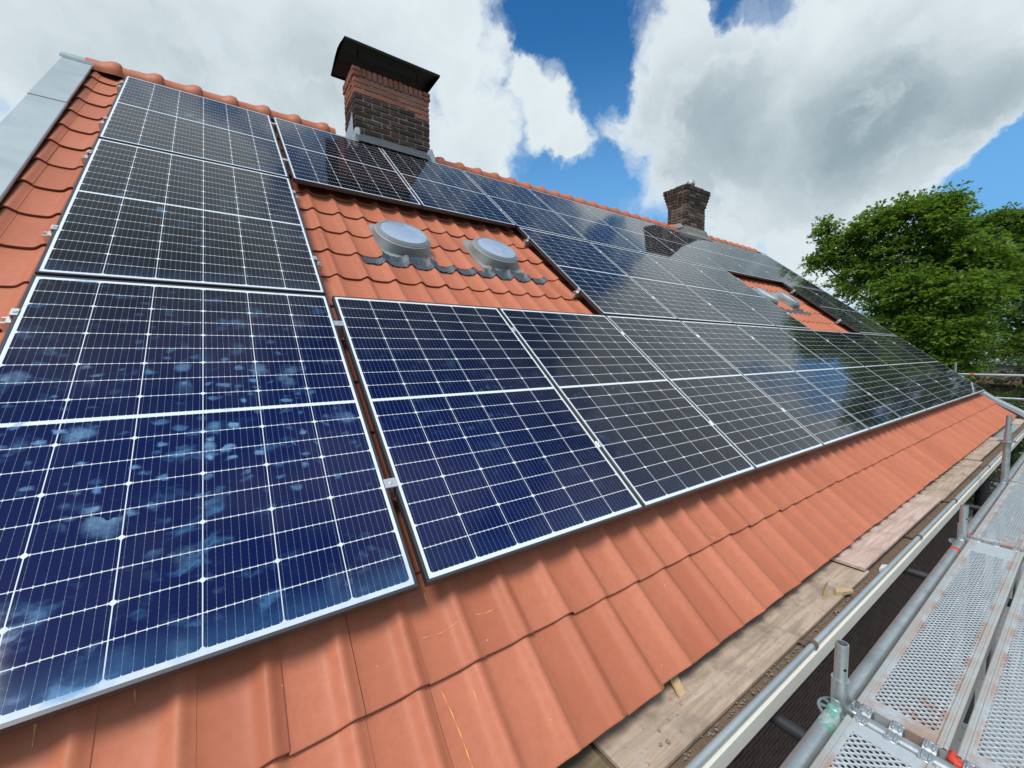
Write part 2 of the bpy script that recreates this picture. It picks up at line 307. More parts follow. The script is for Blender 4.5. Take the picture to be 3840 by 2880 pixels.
def f_grass(q, b):
    o = q.obj(); n = q.noise(o, 3, 6, 0.7); n2 = q.noise(o, 0.6, 4)
    setp(q, b, c=q.mix(n, (0.055, 0.075, 0.016), (0.16, 0.17, 0.045)), r=1.0, sp=0.1, n=q.bump(n, 0.8, 0.05))
M_GRASS = mat("mown_grass", f_grass)
def f_pave(q, b):
    o = q.obj(); bt = q.n('ShaderNodeTexBrick'); q.put(bt.inputs['Vector'], o); bt.inputs['Scale'].default_value = 1.0
    bt.inputs['Brick Width'].default_value = 0.3; bt.inputs['Row Height'].default_value = 0.3; bt.inputs['Mortar Size'].default_value = 0.008
    bt.inputs['Color1'].default_value = (0.21, 0.22, 0.225, 1); bt.inputs['Color2'].default_value = (0.27, 0.28, 0.285, 1); bt.inputs['Mortar'].default_value = (0.1, 0.1, 0.1, 1)
    setp(q, b, c=bt.outputs[0], r=0.9)
M_PAVE = mat("concrete_slabs", f_pave)
M_CLINK = plain("red_clinker", (0.19, 0.11, 0.085), 0.95, var=0.3, scale=8)
M_LOT = plain("tan_paving", (0.25, 0.22, 0.19), 0.95, var=0.2, scale=4)
M_TURQ = plain("turquoise_panel", (0.05, 0.42, 0.42), 0.5)

# ------------------------------------------------------------------ mesh helper
class MB:
    def __init__(s): s.v = []; s.f = []; s.mi = []
    def add(s, vs, fs, mi=0):
        o = len(s.v); s.v += [tuple(x) for x in vs]; s.f += [tuple(i + o for i in f) for f in fs]; s.mi += [mi] * len(fs); return s
    def box(s, lo, hi, mi=0, X=None):
        (a, b, c), (d_, e, f_) = lo, hi
        vs = [(a, b, c), (d_, b, c), (d_, e, c), (a, e, c), (a, b, f_), (d_, b, f_), (d_, e, f_), (a, e, f_)]
        if X is not None: vs = [X(*p) for p in vs]
        return s.add(vs, [(3, 2, 1, 0), (4, 5, 6, 7), (0, 1, 5, 4), (1, 2, 6, 5), (2, 3, 7, 6), (3, 0, 4, 7)], mi)
    def bbox(s, lo, hi, r, mi=0, jit=0.0):
        """box with chamfered edges (bricks, clamps)"""
        a, b = np.array(lo, float), np.array(hi, float); vs = []; idx = {}
        r = min(r, *(0.45 * (b - a)))
        for sx_ in (0, 1):
            for sy_ in (0, 1):
                for sz_ in (0, 1):
                    cnr = np.array([(a, b)[k][i] for i, k in enumerate((sx_, sy_, sz_))]); sg = np.array([1 - 2 * sx_, 1 - 2 * sy_, 1 - 2 * sz_])
                    for ax in range(3):
                        p = cnr + sg * r; p[ax] = cnr[ax]; p = p + (rng.normal(0, jit, 3) if jit else 0)
                        idx[(sx_, sy_, sz_, ax)] = len(vs); vs.append(p)
        F = []
        for ax in range(3):
            o1, o2 = [(1, 2), (2, 0), (0, 1)][ax]
            for sd in (0, 1):
                loop = []
                for p, q_ in ((0, 0), (1, 0), (1, 1), (0, 1)):
                    k = [0, 0, 0]; k[ax] = sd; k[o1] = p; k[o2] = q_; loop.append(idx[(*k, ax)])
                F.append(loop if sd else loop[::-1])
        for ax in range(3):
            o1, o2 = [(1, 2), (2, 0), (0, 1)][ax]
            for p in (0, 1):
                for q_ in (0, 1):
                    k0 = [0, 0, 0]; k0[o1] = p; k0[o2] = q_; k1 = list(k0); k1[ax] = 1
                    lp = [idx[(*k0, o1)], idx[(*k1, o1)], idx[(*k1, o2)], idx[(*k0, o2)]]
                    F.append(lp if (p ^ q_) else lp[::-1])
        for kk in [(x, y, z) for x in (0, 1) for y in (0, 1) for z in (0, 1)]:
            lp = [idx[(*kk, 0)], idx[(*kk, 1)], idx[(*kk, 2)]]
            F.append(lp if (sum(kk) % 2) else lp[::-1])
        return s.add(vs, F, mi)
    def tube(s, p0, p1, r, seg=14, mi=0, r1=None, caps=True, inner=None):
        p0, p1 = Vector(p0), Vector(p1); ax = (p1 - p0).normalized(); u = ax.orthogonal().normalized(); w = ax.cross(u); r1 = r if r1 is None else r1
        vs = []
        for p, rr in ((p0, r), (p1, r1)):
            for i in range(seg):
                a = 2 * math.pi * i / seg; vs.append(p + u * (rr * math.cos(a)) + w * (rr * math.sin(a)))
        F = [(i, (i + 1) % seg, seg + (i + 1) % seg, seg + i) for i in range(seg)]
        if inner:
            k = len(vs)
            for p in (p1, p1 - ax * min(0.12, (p1 - p0).length)):
                for i in range(seg):
                    a = 2 * math.pi * i / seg; vs.append(p + u * (inner * math.cos(a)) + w * (inner * math.sin(a)))
            F += [(seg + i, seg + (i + 1) % seg, k + (i + 1) % seg, k + i) for i in range(seg)]
            F += [(k + i, k + (i + 1) % seg, k + seg + (i + 1) % seg, k + seg + i) for i in range(seg)]
            F.append(tuple(k + seg + i for i in range(seg))); F.append(tuple(range(seg))[::-1])
        elif caps: F += [tuple(range(seg))[::-1], tuple(range(seg, 2 * seg))]
        return s.add(vs, F, mi)
    def path(s, pts, r, seg=6, mi=0):
        for i in range(len(pts) - 1):
            ra = r[i] if isinstance(r, (list, tuple)) else r; rb = r[i + 1] if isinstance(r, (list, tuple)) else r
            s.tube(pts[i], pts[i + 1], ra, seg, mi, rb)
        return s
    def rings(s, rs, mi=0, cap0=False, cap1=False, closed=True):
        n = len(rs[0]); vs = [p for r_ in rs for p in r_]; F = []
        for j in range(len(rs) - 1):
            for i in range(n if closed else n - 1):
                k = (i + 1) % n; F.append((j * n + i, j * n + k, (j + 1) * n + k, (j + 1) * n + i))
        if cap0: F.append(tuple(range(n))[::-1])
        if cap1: F.append(tuple(range((len(rs) - 1) * n, len(rs) * n)))
        return s.add(vs, F, mi)
    def mesh(s, name, mats, smooth=None, uv=None):
        me = bpy.data.meshes.new(name); me.from_pydata(s.v, [], s.f)
        for m_ in (mats if isinstance(mats, (list, tuple)) else [mats]): me.materials.append(m_)
        me.polygons.foreach_set('material_index', s.mi)
        if smooth:
            me.polygons.foreach_set('use_smooth', [True] * len(s.f)); me.update(); me.set_sharp_from_angle(angle=R(smooth))
        me.update(); return me
    def build(s, name, mats, parent=None, smooth=None):
        return link(name, s.mesh(name, mats, smooth), parent)
def link(name, me, parent=None, loc=None, rot=None):
    o = bpy.data.objects.new(name, me); COL.objects.link(o)
    if parent is not None: o.parent = parent
    if loc is not None: o.location = loc
    if rot is not None: o.rotation_euler = rot
    return o
def local(o, parent):
    """keep world coordinates of a mesh under a parent that is not at the origin"""
    o.parent = parent; o.matrix_parent_inverse = parent_matrix(parent).inverted(); return o
def parent_matrix(p):
    m = Matrix.LocRotScale(p.location, p.rotation_euler, p.scale)
    return m if p.parent is None else parent_matrix(p.parent) @ p.matrix_parent_inverse @ m
def tag(o, label, cat, group=None, kind=None):
    o['label'] = label; o['category'] = cat
    if group: o['group'] = group
    if kind: o['kind'] = kind
    return o
def thing(name, label, cat, loc=(0, 0, 0), rot=(0, 0, 0), group=None):
    o = bpy.data.objects.new(name, None); COL.objects.link(o); o.location = loc; o.rotation_euler = rot; o.empty_display_size = 0.2
    return tag(o, label, cat, group)

PITCH = R(40); CP_, SP_ = math.cos(PITCH), math.sin(PITCH)
def T(u, v, n): return (u, v * CP_ - n * SP_, v * SP_ + n * CP_)     # roof coordinates -> world
GZ = -4.5

# ================================================================== setting
def sheet(name, x0, x1, y0, y1, z, m, kind='structure'):
    o = MB().add([(x0, y0, z), (x1, y0, z), (x1, y1, z), (x0, y1, z)], [(0, 1, 2, 3)]).build(name, m); o['kind'] = kind; return o
sheet('ground', -500, 900, -500, 700, GZ - 0.02, M_GRASS)
sheet('pavement', -6, 21.3, -12, 30, GZ, M_PAVE)
sheet('road', 23.1, 25.6, -80, 120, GZ + 0.004, M_ASPH)
sheet('road_marking', 25.62, 25.75, -80, 120, GZ + 0.008, M_WHITE)
sheet('cycle_path', 25.9, 27.6, -80, 120, GZ + 0.004, M_CLINK)
sheet('square', 27.9, 33.0, -80, 60, GZ + 0.004, M_LOT)

# ================================================================== house
house = thing('house', 'brick house with orange tiled roof under rows of solar panels', 'house', (6.2, 4.3, GZ))
def hp(mb, name, mats, smooth=None, parent=None):
    return local(mb.build(name, mats, None, smooth), parent or house)
# --- roof tiles
GA = 0.342; V0 = -0.595; NC = 18
PROF = [(0.0, .0088), (.05, .0056), (.12, .0028), (.22, .0008), (.34, 0.0), (.46, .0003), (.55, .0018), (.61, .0050), (.66, .0107), (.705, .0178), (.745, .0240), (.775, .0276), (.80, .0293), (.825, .0296), (.85, .0285), (.88, .0254), (.91, .0213), (.94, .0173), (.97, .0138), (1.0, .0112)]
UEND = 12.70
steps = [1.112 + .188 * k for k in range(-9, 0)] + [1.112 + .1985 * k for k in range(0, 60)]
steps = [s_ for s_ in steps if -0.46 < s_ < UEND + .02]
def prof(tt):
    for (a, ha), (b_, hb) in zip(PROF, PROF[1:]):
        if a <= tt <= b_: return ha + (hb - ha) * (tt - a) / (b_ - a)
    return 0.0
def tile_n(u, v):
    """height of the tile surface at a roof point"""
    k = max(0, math.floor((v - V0) / GA)); s_ = (v - V0 - k * GA) / GA
    for a, b_ in zip(steps, steps[1:]):
        if a <= u <= b_: return -0.130 + .016 * (1 - s_) + prof((u - a) / (b_ - a))
    return -0.12
mb = MB()
for k in range(NC):
    vb = V0 + k * GA; L = GA + (0.05 if k < NC - 1 else -0.10)
    for a, b_ in zip(steps, steps[1:]):
        jn, jv, ju = rng.normal(0, .0011), rng.normal(0, .0022), rng.normal(0, .0007); tl = rng.normal(0, .0016)
        rows = []
        for dv, dn in ((0.004, -.0135), (0.0, -.012), (0.0, -.0026), (0.0022, -.0006), (0.006, 0.0), (0.17, 0.0), (L, 0.0)):
            base = -0.130 + .016 * (1 - dv / GA) + jn + dn
            row = [T(a + (b_ - a) * tt + ju, vb + dv + jv + tl * (tt - .5) * 2, base + h_) for tt, h_ in PROF]
            row.append(T(b_ + ju, vb + dv + jv + tl, base + .006)); rows.append(row)
        n_ = len(rows[0]); vs = [p for r_ in rows for p in r_]; o_ = len(mb.v)
        mb.v += vs
        for j in range(len(rows) - 1):
            for i in range(n_ - 1):
                mb.f.append((o_ + j * n_ + i, o_ + j * n_ + i + 1, o_ + (j + 1) * n_ + i + 1, o_ + (j + 1) * n_ + i)); mb.mi.append(1 if j < 2 else 0)
tiles = hp(mb, 'roof_tiles', [M_TILE, M_TILESH], 42)
# --- deck below the tiles and the far slope
mb = MB(); mb.box((-0.45, -0.42, -0.20), (12.75, 5.55, -0.142), X=T); hp(mb, 'roof_deck', M_UNDER)
YR = 4.30
def mirror(p): return (p[0], 2 * YR - p[1], p[2])
mb = MB(); mb.box((-0.45, -0.42, -0.20), (12.75, 5.50, -0.10), X=lambda *a: mirror(T(*a))); mb.f = [f_[::-1] for f_ in mb.f]; hp(mb, 'far_roof_slope', M_TILE)
# --- ridge tiles
sp_ = 0.305; zc = 3.452
for ra, rb in ((-0.30, 2.04), (3.0, 8.94), (9.66, 12.72)):
    mb = MB(); i = 0
    i0 = math.ceil((ra + .30) / sp_ - .01)
    for i in range(i0, 60):
        x0 = -0.30 + sp_ * i; x1 = x0 + sp_ + .012
        if x1 > rb + .02: break
        secs = [(x0, .098), (x0 + .10, .099), (x0 + .125, .104), (x0 + .148, .114), (x0 + .170, .123), (x0 + .195, .1275), (x0 + .220, .126), (x0 + .236, .119), (x0 + .243, .110), (x0 + .2435, .099), (x1, .097)]
        jz = rng.normal(0, .002)
        mb.rings([[(x, YR - r_ * 1.12 * math.cos(a), zc + jz + r_ * math.sin(a)) for a in np.linspace(-0.35, math.pi + .35, 15)] for x, r_ in secs], closed=False)
    hp(mb, 'ridge', M_TILE, 35)
mb = MB(); mb.box((-0.29, YR - .06, 3.30), (12.7, YR + .06, 3.47)); hp(mb, 'ridge_beam', M_UNDER)
# --- zinc copings on both verges (the eave end kicks up a little)
def coping(ui, uo, kick):
    mb = MB(); sec = []
    if ui > uo: prof_ = [(ui, -.088), (ui, -.076), (ui - .004, -.072), (uo + .006, -.072), (uo, -.078), (uo, -.20)]
    else: prof_ = [(ui, -.125), (ui, -.066), (ui + .006, -.060), (uo - .006, -.060), (uo, -.066), (uo, -.20)]
    vs_ = [(-0.75, .066), (-0.60, .060), (-0.15, 0.0), (0.9, 0.0), (0.902, .006), (2.1, .006), (2.102, .012), (4.22, .012), (4.222, .018), (5.50, .018)]
    rs = [[T(u, v, n + dn * (1 if v < 0 and kick or v > 0 else 0)) for u, n in prof_] for v, dn in vs_]
    mb.rings(rs, closed=False)
    if ui < uo: mb.f = [f_[::-1] for f_ in mb.f]
    # cap over the ridge and the piece on the far slope
    a, b_ = min(ui, uo), max(ui, uo)
    P0 = T(0, 5.44, -.036); yk, zk = P0[1], P0[2]
    zt = zk + (YR - yk) * math.tan(PITCH) * .9
    mb.add([(a - .01, yk, zk + .004), (b_ + .01, yk, zk + .004), (b_ + .01, YR, zt), (a - .01, YR, zt), (a - .01, yk, zk - .02), (b_ + .01, yk, zk - .02)], [(0, 1, 2, 3), (4, 5, 1, 0)])
    mb.add([(a - .01, YR, zt), (b_ + .01, YR, zt), (b_ + .01, 2 * YR + .5, 2.9 - 3.9), (a - .01, 2 * YR + .5, 2.9 - 3.9)], [(0, 1, 2, 3)])
    hp(mb, 'coping', M_ZINC, 30)
coping(-0.252, -0.452, False); coping(12.73, 13.02, True)
# --- walls
mb = MB(); mb.box((-0.40, -0.30, GZ), (8.30, -0.08, -0.62)); hp(mb, 'wall', M_WALL)
mb = MB(); mb.box((8.302, 2.4, GZ), (12.70, 2.62, 0.9)); mb.box((8.30, -0.07, GZ), (8.52, 2.39, -0.3)); hp(mb, 'recessed_wall', M_WALL)
def gable(x0, x1, name):
    mb = MB(); pts = [(2.63 if x0 > 5 else -.06, GZ), (8.6, GZ), (8.6, -.42), (YR, 3.30), (2.63, 1.85)] if x0 > 5 else [(-.06, GZ), (8.6, GZ), (8.6, -.42), (YR, 3.30), (-.06, -.36)]
    n_ = len(pts); vs = [(x0, y, z) for y, z in pts] + [(x1, y, z) for y, z in pts]
    mb.add(vs, [tuple(range(n_))[::-1], tuple(range(n_, 2 * n_))] + [(i, (i + 1) % n_, n_ + (i + 1) % n_, n_ + i) for i in range(n_)]); hp(mb, name, M_WALL)
gable(-.40, -.18, 'gable_wall'); gable(12.48, 12.70, 'gable_wall')
mb = MB(); mb.box((8.0, -0.29, -0.66), (12.70, 2.39, -0.62)); hp(mb, 'porch_ceiling', M_UNDER)
# --- gutter: floor, upstand, rolled front edge, fascia
mb = MB(); mb.box((-0.8, -0.575, -0.575), (12.9, -0.16, -0.560)); hp(mb, 'gutter', M_SOIL)
gut = [o for o in house.children if o.name.startswith('gutter')][0]
mb = MB(); mb.tube((-0.8, -0.579, -0.531), (12.9, -0.579, -0.531), .0128, 16); mb.box((-0.8, -0.5765, -0.576), (12.9, -0.5735, -0.535))
local(mb.build('gutter_edge', M_ZINC, None, 40), gut)
for x in (0.88, 2.71, 4.53, 5.73, 7.55, 9.4):
    mb = MB(); rs = []
    for a in np.linspace(-1.9, 2.1, 11):
        c_ = (-0.579 - .0155 * math.sin(a), -0.531 + .0155 * math.cos(a)); rs.append([(x - .011, *c_), (x + .011, *c_)])
    rs2 = [[(p[0], -0.579 + (p[1] + .579) * 1.25, -0.531 + (p[2] + .531) * 1.25) for p in r_] for r_ in rs]
    mb.rings(rs2, closed=False); mb.add([rs[0][0], rs[0][1], rs2[0][1], rs2[0][0]], [(0, 1, 2, 3)])
    for e in (0, 1):
        mb.rings([[r_[e] for r_ in rs], [r_[e] for r_ in rs2]], closed=False)
    mb.box((x - .011, -0.572, -0.548), (x + .011, -0.50, -0.543)); local(mb.build('gutter_bracket', M_BROWN), gut)
mb = MB(); mb.box((-0.8, -0.600, -0.614), (12.9, -0.5785, -0.549)); mb.box((-0.8, -0.5785, -0.614), (12.9, -0.08, -0.585)); hp(mb, 'fascia', M_FASCIA)
mb = MB(); mb.tube((9.05, -0.40, GZ), (9.05, -0.40, -0.61), .07, 14); hp(mb, 'downpipe', M_GALVD, 40)

# --- chimneys
def bricks(mb, x0, x1, y0, y1, z0, rows, mi_of, rh=.0645, jt=.0105, bl=.21):
    for r_ in range(rows):
        z = z0 + r_ * rh
        off = (0 if r_ % 2 else bl * .5 + jt * .5)
        for face in (0, 1, 2, 3):
            a, b_ = (x0, x1) if face in (0, 2) else (y0, y1)
            p = a + (0.0 if face in (0, 2) else .10 + jt) - off * 0; first = True
            ends = []
            cur = a if face in (0, 2) else a + .100 + jt; stop = b_ if face in (0, 2) else b_ - .100 - jt
            ln = bl if off == 0 else bl * .5
            while cur < stop - .02:
                e = min(cur + ln, stop)
                if stop - e < .05: e = stop
                ends.append((cur, e)); cur = e + jt; ln = bl
            for s_, e in ends:
                o1, o2 = rng.normal(0, .0016), rng.normal(0, .0012)
                za, zb = z + rng.normal(0, .0008), z + rh - jt + rng.normal(0, .0012)
                mi = mi_of(r_, (s_ - a) / (b_ - a), face)
                if face == 0: mb.bbox((s_, y0 + o1, za), (e, y0 + .1, zb), .007, mi, .0019)
                elif face == 2: mb.bbox((s_, y1 - .1, za), (e, y1 + o1, zb), .007, mi, .0019)
                elif face == 3: mb.bbox((x0 + o1, s_, za), (x0 + .1, e, zb), .007, mi, .0019)
                else: mb.bbox((x1 - .1, s_, za), (x1 + o1, e, zb), .007, mi, .0019)
def soldiers(mb, x0, x1, y0, y1, z0, h_, mi, bw=.052, jt=.0115):
    # corners: two flat bricks; in between bricks on end
    for cx in (0, 1):
        for cy in (0, 1):
            xa, xb = (x0, x0 + .10) if cx == 0 else (x1 - .10, x1); ya, yb = (y0, y0 + .10) if cy == 0 else (y1 - .10, y1)
            mb.bbox((xa, ya, z0), (xb, yb, z0 + h_ / 2 - .004), .008, mi, .001); mb.bbox((xa, ya, z0 + h_ / 2 + .004), (xb, yb, z0 + h_), .008, mi, .001)
    def run(a, b_, put):
        n_ = max(1, round((b_ - a) / (bw + jt))); st = (b_ - a) / n_
        for i in range(n_): put(a + st * i + jt / 2, a + st * (i + 1) - jt / 2)
    for ya, yb in ((y0, y0 + .1), (y1 - .1, y1)):
        run(x0 + .105, x1 - .105, lambda s_, e, ya=ya, yb=yb: mb.bbox((s_, ya + rng.normal(0, .002), z0 + rng.normal(0, .002)), (e, yb, z0 + h_ + rng.normal(0, .003)), .009, mi, .0015))
    for xa, xb in ((x0, x0 + .1), (x1 - .1, x1)):
        run(y0 + .105, y1 - .105, lambda s_, e, xa=xa, xb=xb: mb.bbox((xa + rng.normal(0, .002), s_, z0), (xb, e, z0 + h_ + rng.normal(0, .003)), .009, mi, .0015))
# chimney by the panels on the ridge: sooty shaft with a rebuilt red head and a bent sheet cap
X0, X1, Y0, Y1 = 2.037, 3.008, 4.05, 4.53
mb = MB(); mb.box((X0 + .012, Y0 + .012, 2.9), (X1 - .012, Y1 - .012, 4.225), 0)
zb = 3.356; nr = 12
bricks(mb, X0, X1, Y0, Y1, zb, nr, lambda r_, f_, fc: 2 if (r_ >= 9 or (r_ == 8 and f_ > .62 and fc == 0)) else 1)
soldiers(mb, X0 - .014, X1 + .014, Y0 - .014, Y1 + .014, zb + nr * .0645 + .002, .105, 2)
ch1 = hp(mb, 'chimney', [M_MORTAR, M_BDARK, M_BRED])
mb = MB()
XA, XB = 1.918, 3.104; ys = [(3.905, 4.405), (3.90, 4.425), (4.02, 4.456), (4.16, 4.497), (4.29, 4.515), (4.42, 4.497), (4.56, 4.456), (4.68, 4.425), (4.675, 4.405)]
th = .004
mb.rings([[(x, y, z) for y, z in ys] + [(x, y, z + th) for y, z in ys[::-1]] for x in (XA, XB)], cap0=True, cap1=True)
for x in (X0 + .075, X1 - .14):
    for y in (Y0 + .05, Y1 - .05): mb.tube((x, y, 4.20), (x, y, 4.46 if abs(y - 4.29) > .1 else 4.5), .008, 8)
local(mb.build('chimney_cap', M_BLACK), ch1)
mb = MB()
mb.add([(X0 + .0, Y0 - .006, 3.462), (X1 - .03, Y0 - .006, 3.462), (X1 - .03, 3.93, 3.325), (X0 + .0, 3.93, 3.325)], [(3, 2, 1, 0)])
local(mb.build('flashing', M_LEAD), ch1)
def upstand(pts, off):
    mb = MB(); n_ = len(pts); p2 = [(p[0] + off[0], p[1] + off[1], p[2] + off[2]) for p in pts]
    mb.add(pts + p2, [tuple(range(n_)), tuple(range(n_, 2 * n_))[::-1]] + [(i, n_ + i, n_ + (i + 1) % n_, (i + 1) % n_) for i in range(n_)]); return mb
local(upstand([(X0 - .055, Y0 - .03, 3.36), (X0 + .035, Y0 - .035, 3.33), (X0 + .055, Y0 - .022, 3.48), (X0 + .045, Y0 - .018, 3.525), (X0 + .0, Y0 - .014, 3.515), (X0 - .02, Y0 - .02, 3.46)], (0, .006, 0)).build('flashing', M_LEADL), ch1)
local(upstand([(X1 - .055, Y0 - .045, 3.32), (X1 + .07, Y0 - .03, 3.34), (X1 + .055, Y0 - .02, 3.44), (X1 + .02, Y0 - .016, 3.525), (X1 - .03, Y0 - .018, 3.50), (X1 - .06, Y0 - .03, 3.44)], (0, .006, 0)).build('flashing', M_LEADL), ch1)
local(upstand([(X0 - .012, Y0 + .02, 3.44), (X0 - .012, Y1 - .02, 3.44), (X0 - .012, Y1 - .08, 3.60), (X0 - .012, Y0 + .20, 3.64), (X0 - .012, Y0 + .06, 3.72)], (-.006, 0, 0)).build('flashing', M_LEADL), ch1)
# far chimney: stepped head, two flues, mortar skirt
X0, X1, Y0, Y1 = 8.922, 9.675, 4.05, 4.50
mb = MB(); mb.box((X0 + .012, Y0 + .012, 2.9), (X1 - .012, Y1 - .012, 4.33), 0)
hsh = lambda r_, f_: (math.sin(r_ * 12.9 + f_ * 78.2) * 43758.5) % 1
bricks(mb, X0, X1, Y0, Y1, 3.505, 8, lambda r_, f_, fc: 1 if hsh(r_, f_ + fc) > (.62 if fc == 3 else .45) else 2)
for i in range(4):
    e = .015 * (i + 1); mb.box((X0 - e + .012, Y0 - e + .012, 4.02 + i * .0645), (X1 + e - .012, Y1 + e - .012, 4.02 + (i + 1) * .0645 - .001), 0)
    bricks(mb, X0 - e, X1 + e, Y0 - e, Y1 + e, 4.022 + i * .0645, 1, lambda r_, f_, fc, i=i: 1 if hsh(i + 3, f_ + fc) > .3 else 2)
e = .076; soldiers(mb, X0 - e, X1 + e, Y0 - e, Y1 + e, 4.283, .10, 1); mb.box((X0 - e + .02, Y0 - e + .02, 4.285), (X1 + e - .02, Y1 + e - .02, 4.365), 0)
ch2 = hp(mb, 'chimney', [M_MORTAR, M_BDARK, M_BBRN])
mb = MB(); mb.tube((9.40, 4.25, 4.3), (9.40, 4.25, 4.56), .085, 20); local(mb.build('flue_pipe', M_BROWN, None, 40), ch2)
mb = MB(); rs = [[(9.40 + r_ * math.cos(a), 4.25 + r_ * math.sin(a), z) for a in np.linspace(0, 2 * math.pi, 20, endpoint=False)] for z, r_ in ((4.555, .092), (4.60, .092), (4.63, .085), (4.65, .055))]
mb.rings(rs, cap1=True); local(mb.build('flue_cap', M_LEADL, None, 40), ch2)
mb = MB(); mb.tube((9.15, 4.3, 4.3), (9.15, 4.3, 4.47), .075, 18); mb.tube((9.15, 4.3, 4.47), (9.15, 4.3, 4.49), .11, 18); local(mb.build('flue_pipe', M_FASCIA, None, 40), ch2)
mb = MB(); rs = []
for z, e in ((3.28, .15), (3.38, .07), (3.47, .045), (3.52, .022)):
    rs.append([(X0 - e * .6, Y0 - e, z), (X1 + e * .6, Y0 - e, z), (X1 + e * .6, Y1 + e, z), (X0 - e * .6, Y1 + e, z)])
mb.rings(rs); local(mb.build('flashing', M_SKIRT), ch2)
mb = upstand([(X0 - .03, Y0 + .02, 3.50), (X0 - .03, Y1 - .05, 3.50), (X0 - .03, Y1 - .12, 3.62), (X0 - .03, Y0 + .1, 3.60)], (-.006, 0, 0)); local(mb.build('flashing', M_LEADL), ch2)

# --- round skylights with lead aprons
def skylight(uc, vc):
    mb = MB(); rs = []; n_ = 40
    bu, bv = uc + .004, vc + .028
    def sq(a, hu, hv, pw):                         # rounded rectangle
        c_, s_ = math.cos(a), math.sin(a); k = (abs(c_) ** pw + abs(s_) ** pw) ** (-1 / pw); return bu + hu * c_ * k, bv + hv * s_ * k
    A = np.linspace(0, 2 * math.pi, n_, endpoint=False)
    rs.append([(*sq(a, .234, .288, 7), -.122) for a in A]); rs.append([(*sq(a, .233, .284, 7), -.104) for a in A]); rs.append([(*sq(a, .232, .280, 6), -.098) for a in A])
    base = [(*sq(a, .230, .243, 4.2), -.096) for a in A]
    top = [(uc + .232 * math.cos(a), vc + .232 * math.sin(a), -.024) for a in A]
    for w_ in (0, .35, .7, .92, .98, 1.0):
        rs.append([tuple(np.array(b_) * (1 - w_) + np.array(t_) * w_) for b_, t_ in zip(base, top)])
    for r_, nn in ((0.2310, -0.0200), (0.2250, -0.0150), (0.2160, -0.0130)): rs.append([(uc + r_ * math.cos(a), vc + r_ * math.sin(a), nn) for a in A])
    mb.rings([[T(*p) for p in r_] for r_ in rs], cap1=True); sk = hp(mb, 'skylight', M_DOME, 30)
    mb = MB(); rs = []
    for r_, nn in ((0.2210, -0.0140), (0.2210, -0.0070), (0.2180, -0.0040), (0.2130, -0.0040), (0.2115, -0.0070), (0.2100, -0.0070), (0.2090, 0.0000), (0.2060, 0.0040), (0.2010, 0.0040), (0.1995, 0.0010), (0.1980, 0.0010), (0.1970, 0.0070), (0.1940, 0.0090), (0.1900, 0.0070), (0.1880, 0.0020)):
        rs.append([T(uc + r_ * math.cos(a), vc + r_ * math.sin(a), nn) for a in A])
    mb.rings(rs); local(mb.build('rim', M_DOME, None, 25), sk)
    mb = MB(); rs = []
    for q_ in np.linspace(1, 0.02, 8): rs.append([T(uc + .190 * q_ * math.cos(a), vc + .190 * q_ * math.sin(a), .003 + .010 * (1 - q_ * q_)) for a in A])
    mb.rings(rs, cap1=True); local(mb.build('glass', M_LENS, None, 60), sk)
SKY1 = (1.896, 2.766); SKY2 = (2.808, 2.766); SKY3 = (8.36, 2.766); SKY4 = (9.26, 2.766)
for q_ in (SKY1, SKY2, SKY3, SKY4): skylight(*q_)
def apron(u0, u1, vtop, domes, name='lead_flashing'):
    mb = MB(); us = np.arange(u0, u1, .010); rs = []
    for j, fr in enumerate((0, .2, .4, .55, .7, .85, 1.0)):
        row = []
        for u in us:
            ph = [((u - a) / (b_ - a)) for a, b_ in zip(steps, steps[1:]) if a <= u <= b_][0]
            under = any(abs(u - du) < .235 for du in domes)
            low = .100 - .026 * prof(ph) / .0296 + .006 * math.sin(u * 31) + .004 * math.sin(u * 83)
            vt_ = vtop + (.035 if under else 0); v = vt_ - (vt_ - vtop + low) * fr
            row.append(T(u, v, tile_n(u, v) + .0085 + (.006 if v > 2.47 and under else 0) + .004 * abs(math.sin(u * 23 + j)) + .003 * math.sin(u * 140 + j * 2)))
        rs.append(row)
    mb.rings(rs, closed=False); mb.f = [f_[::-1] for f_ in mb.f]; hp(mb, name, M_LEAD, 50)
apron(1.50, 3.28, 2.480, (SKY1[0], SKY2[0])); apron(7.85, 9.75, 2.480, (SKY3[0], SKY4[0]))
# --- yellow chalk strokes and a bird dropping on the tiles
def stroke(pts, w):
    mb = MB(); P = []
    for (a, b_) in zip(pts, pts[1:]):
        m_ = max(2, int(math.hypot(b_[0] - a[0], b_[1] - a[1]) / .012))
        P += [(a[0] + (b_[0] - a[0]) * i / m_, a[1] + (b_[1] - a[1]) * i / m_) for i in range(m_)]
    P.append(pts[-1]); L_, R_ = [], []
    for i, (u, v) in enumerate(P):
        a, b_ = P[max(0, i - 1)], P[min(len(P) - 1, i + 1)]; dx, dy = b_[0] - a[0], b_[1] - a[1]; l_ = math.hypot(dx, dy) + 1e-9
        ww = w * (.55 + .45 * math.sin(i * 1.7)) * (0.4 if i in (0, len(P) - 1) else 1)
        for lst, s_ in ((L_, 1), (R_, -1)):
            uu, vv = u - s_ * dy / l_ * ww / 2, v + s_ * dx / l_ * ww / 2; lst.append(T(uu, vv, tile_n(uu, vv) + .0022))
    mb.rings([L_, R_], closed=False); local(mb.build('chalk_mark', M_YEL), tiles)
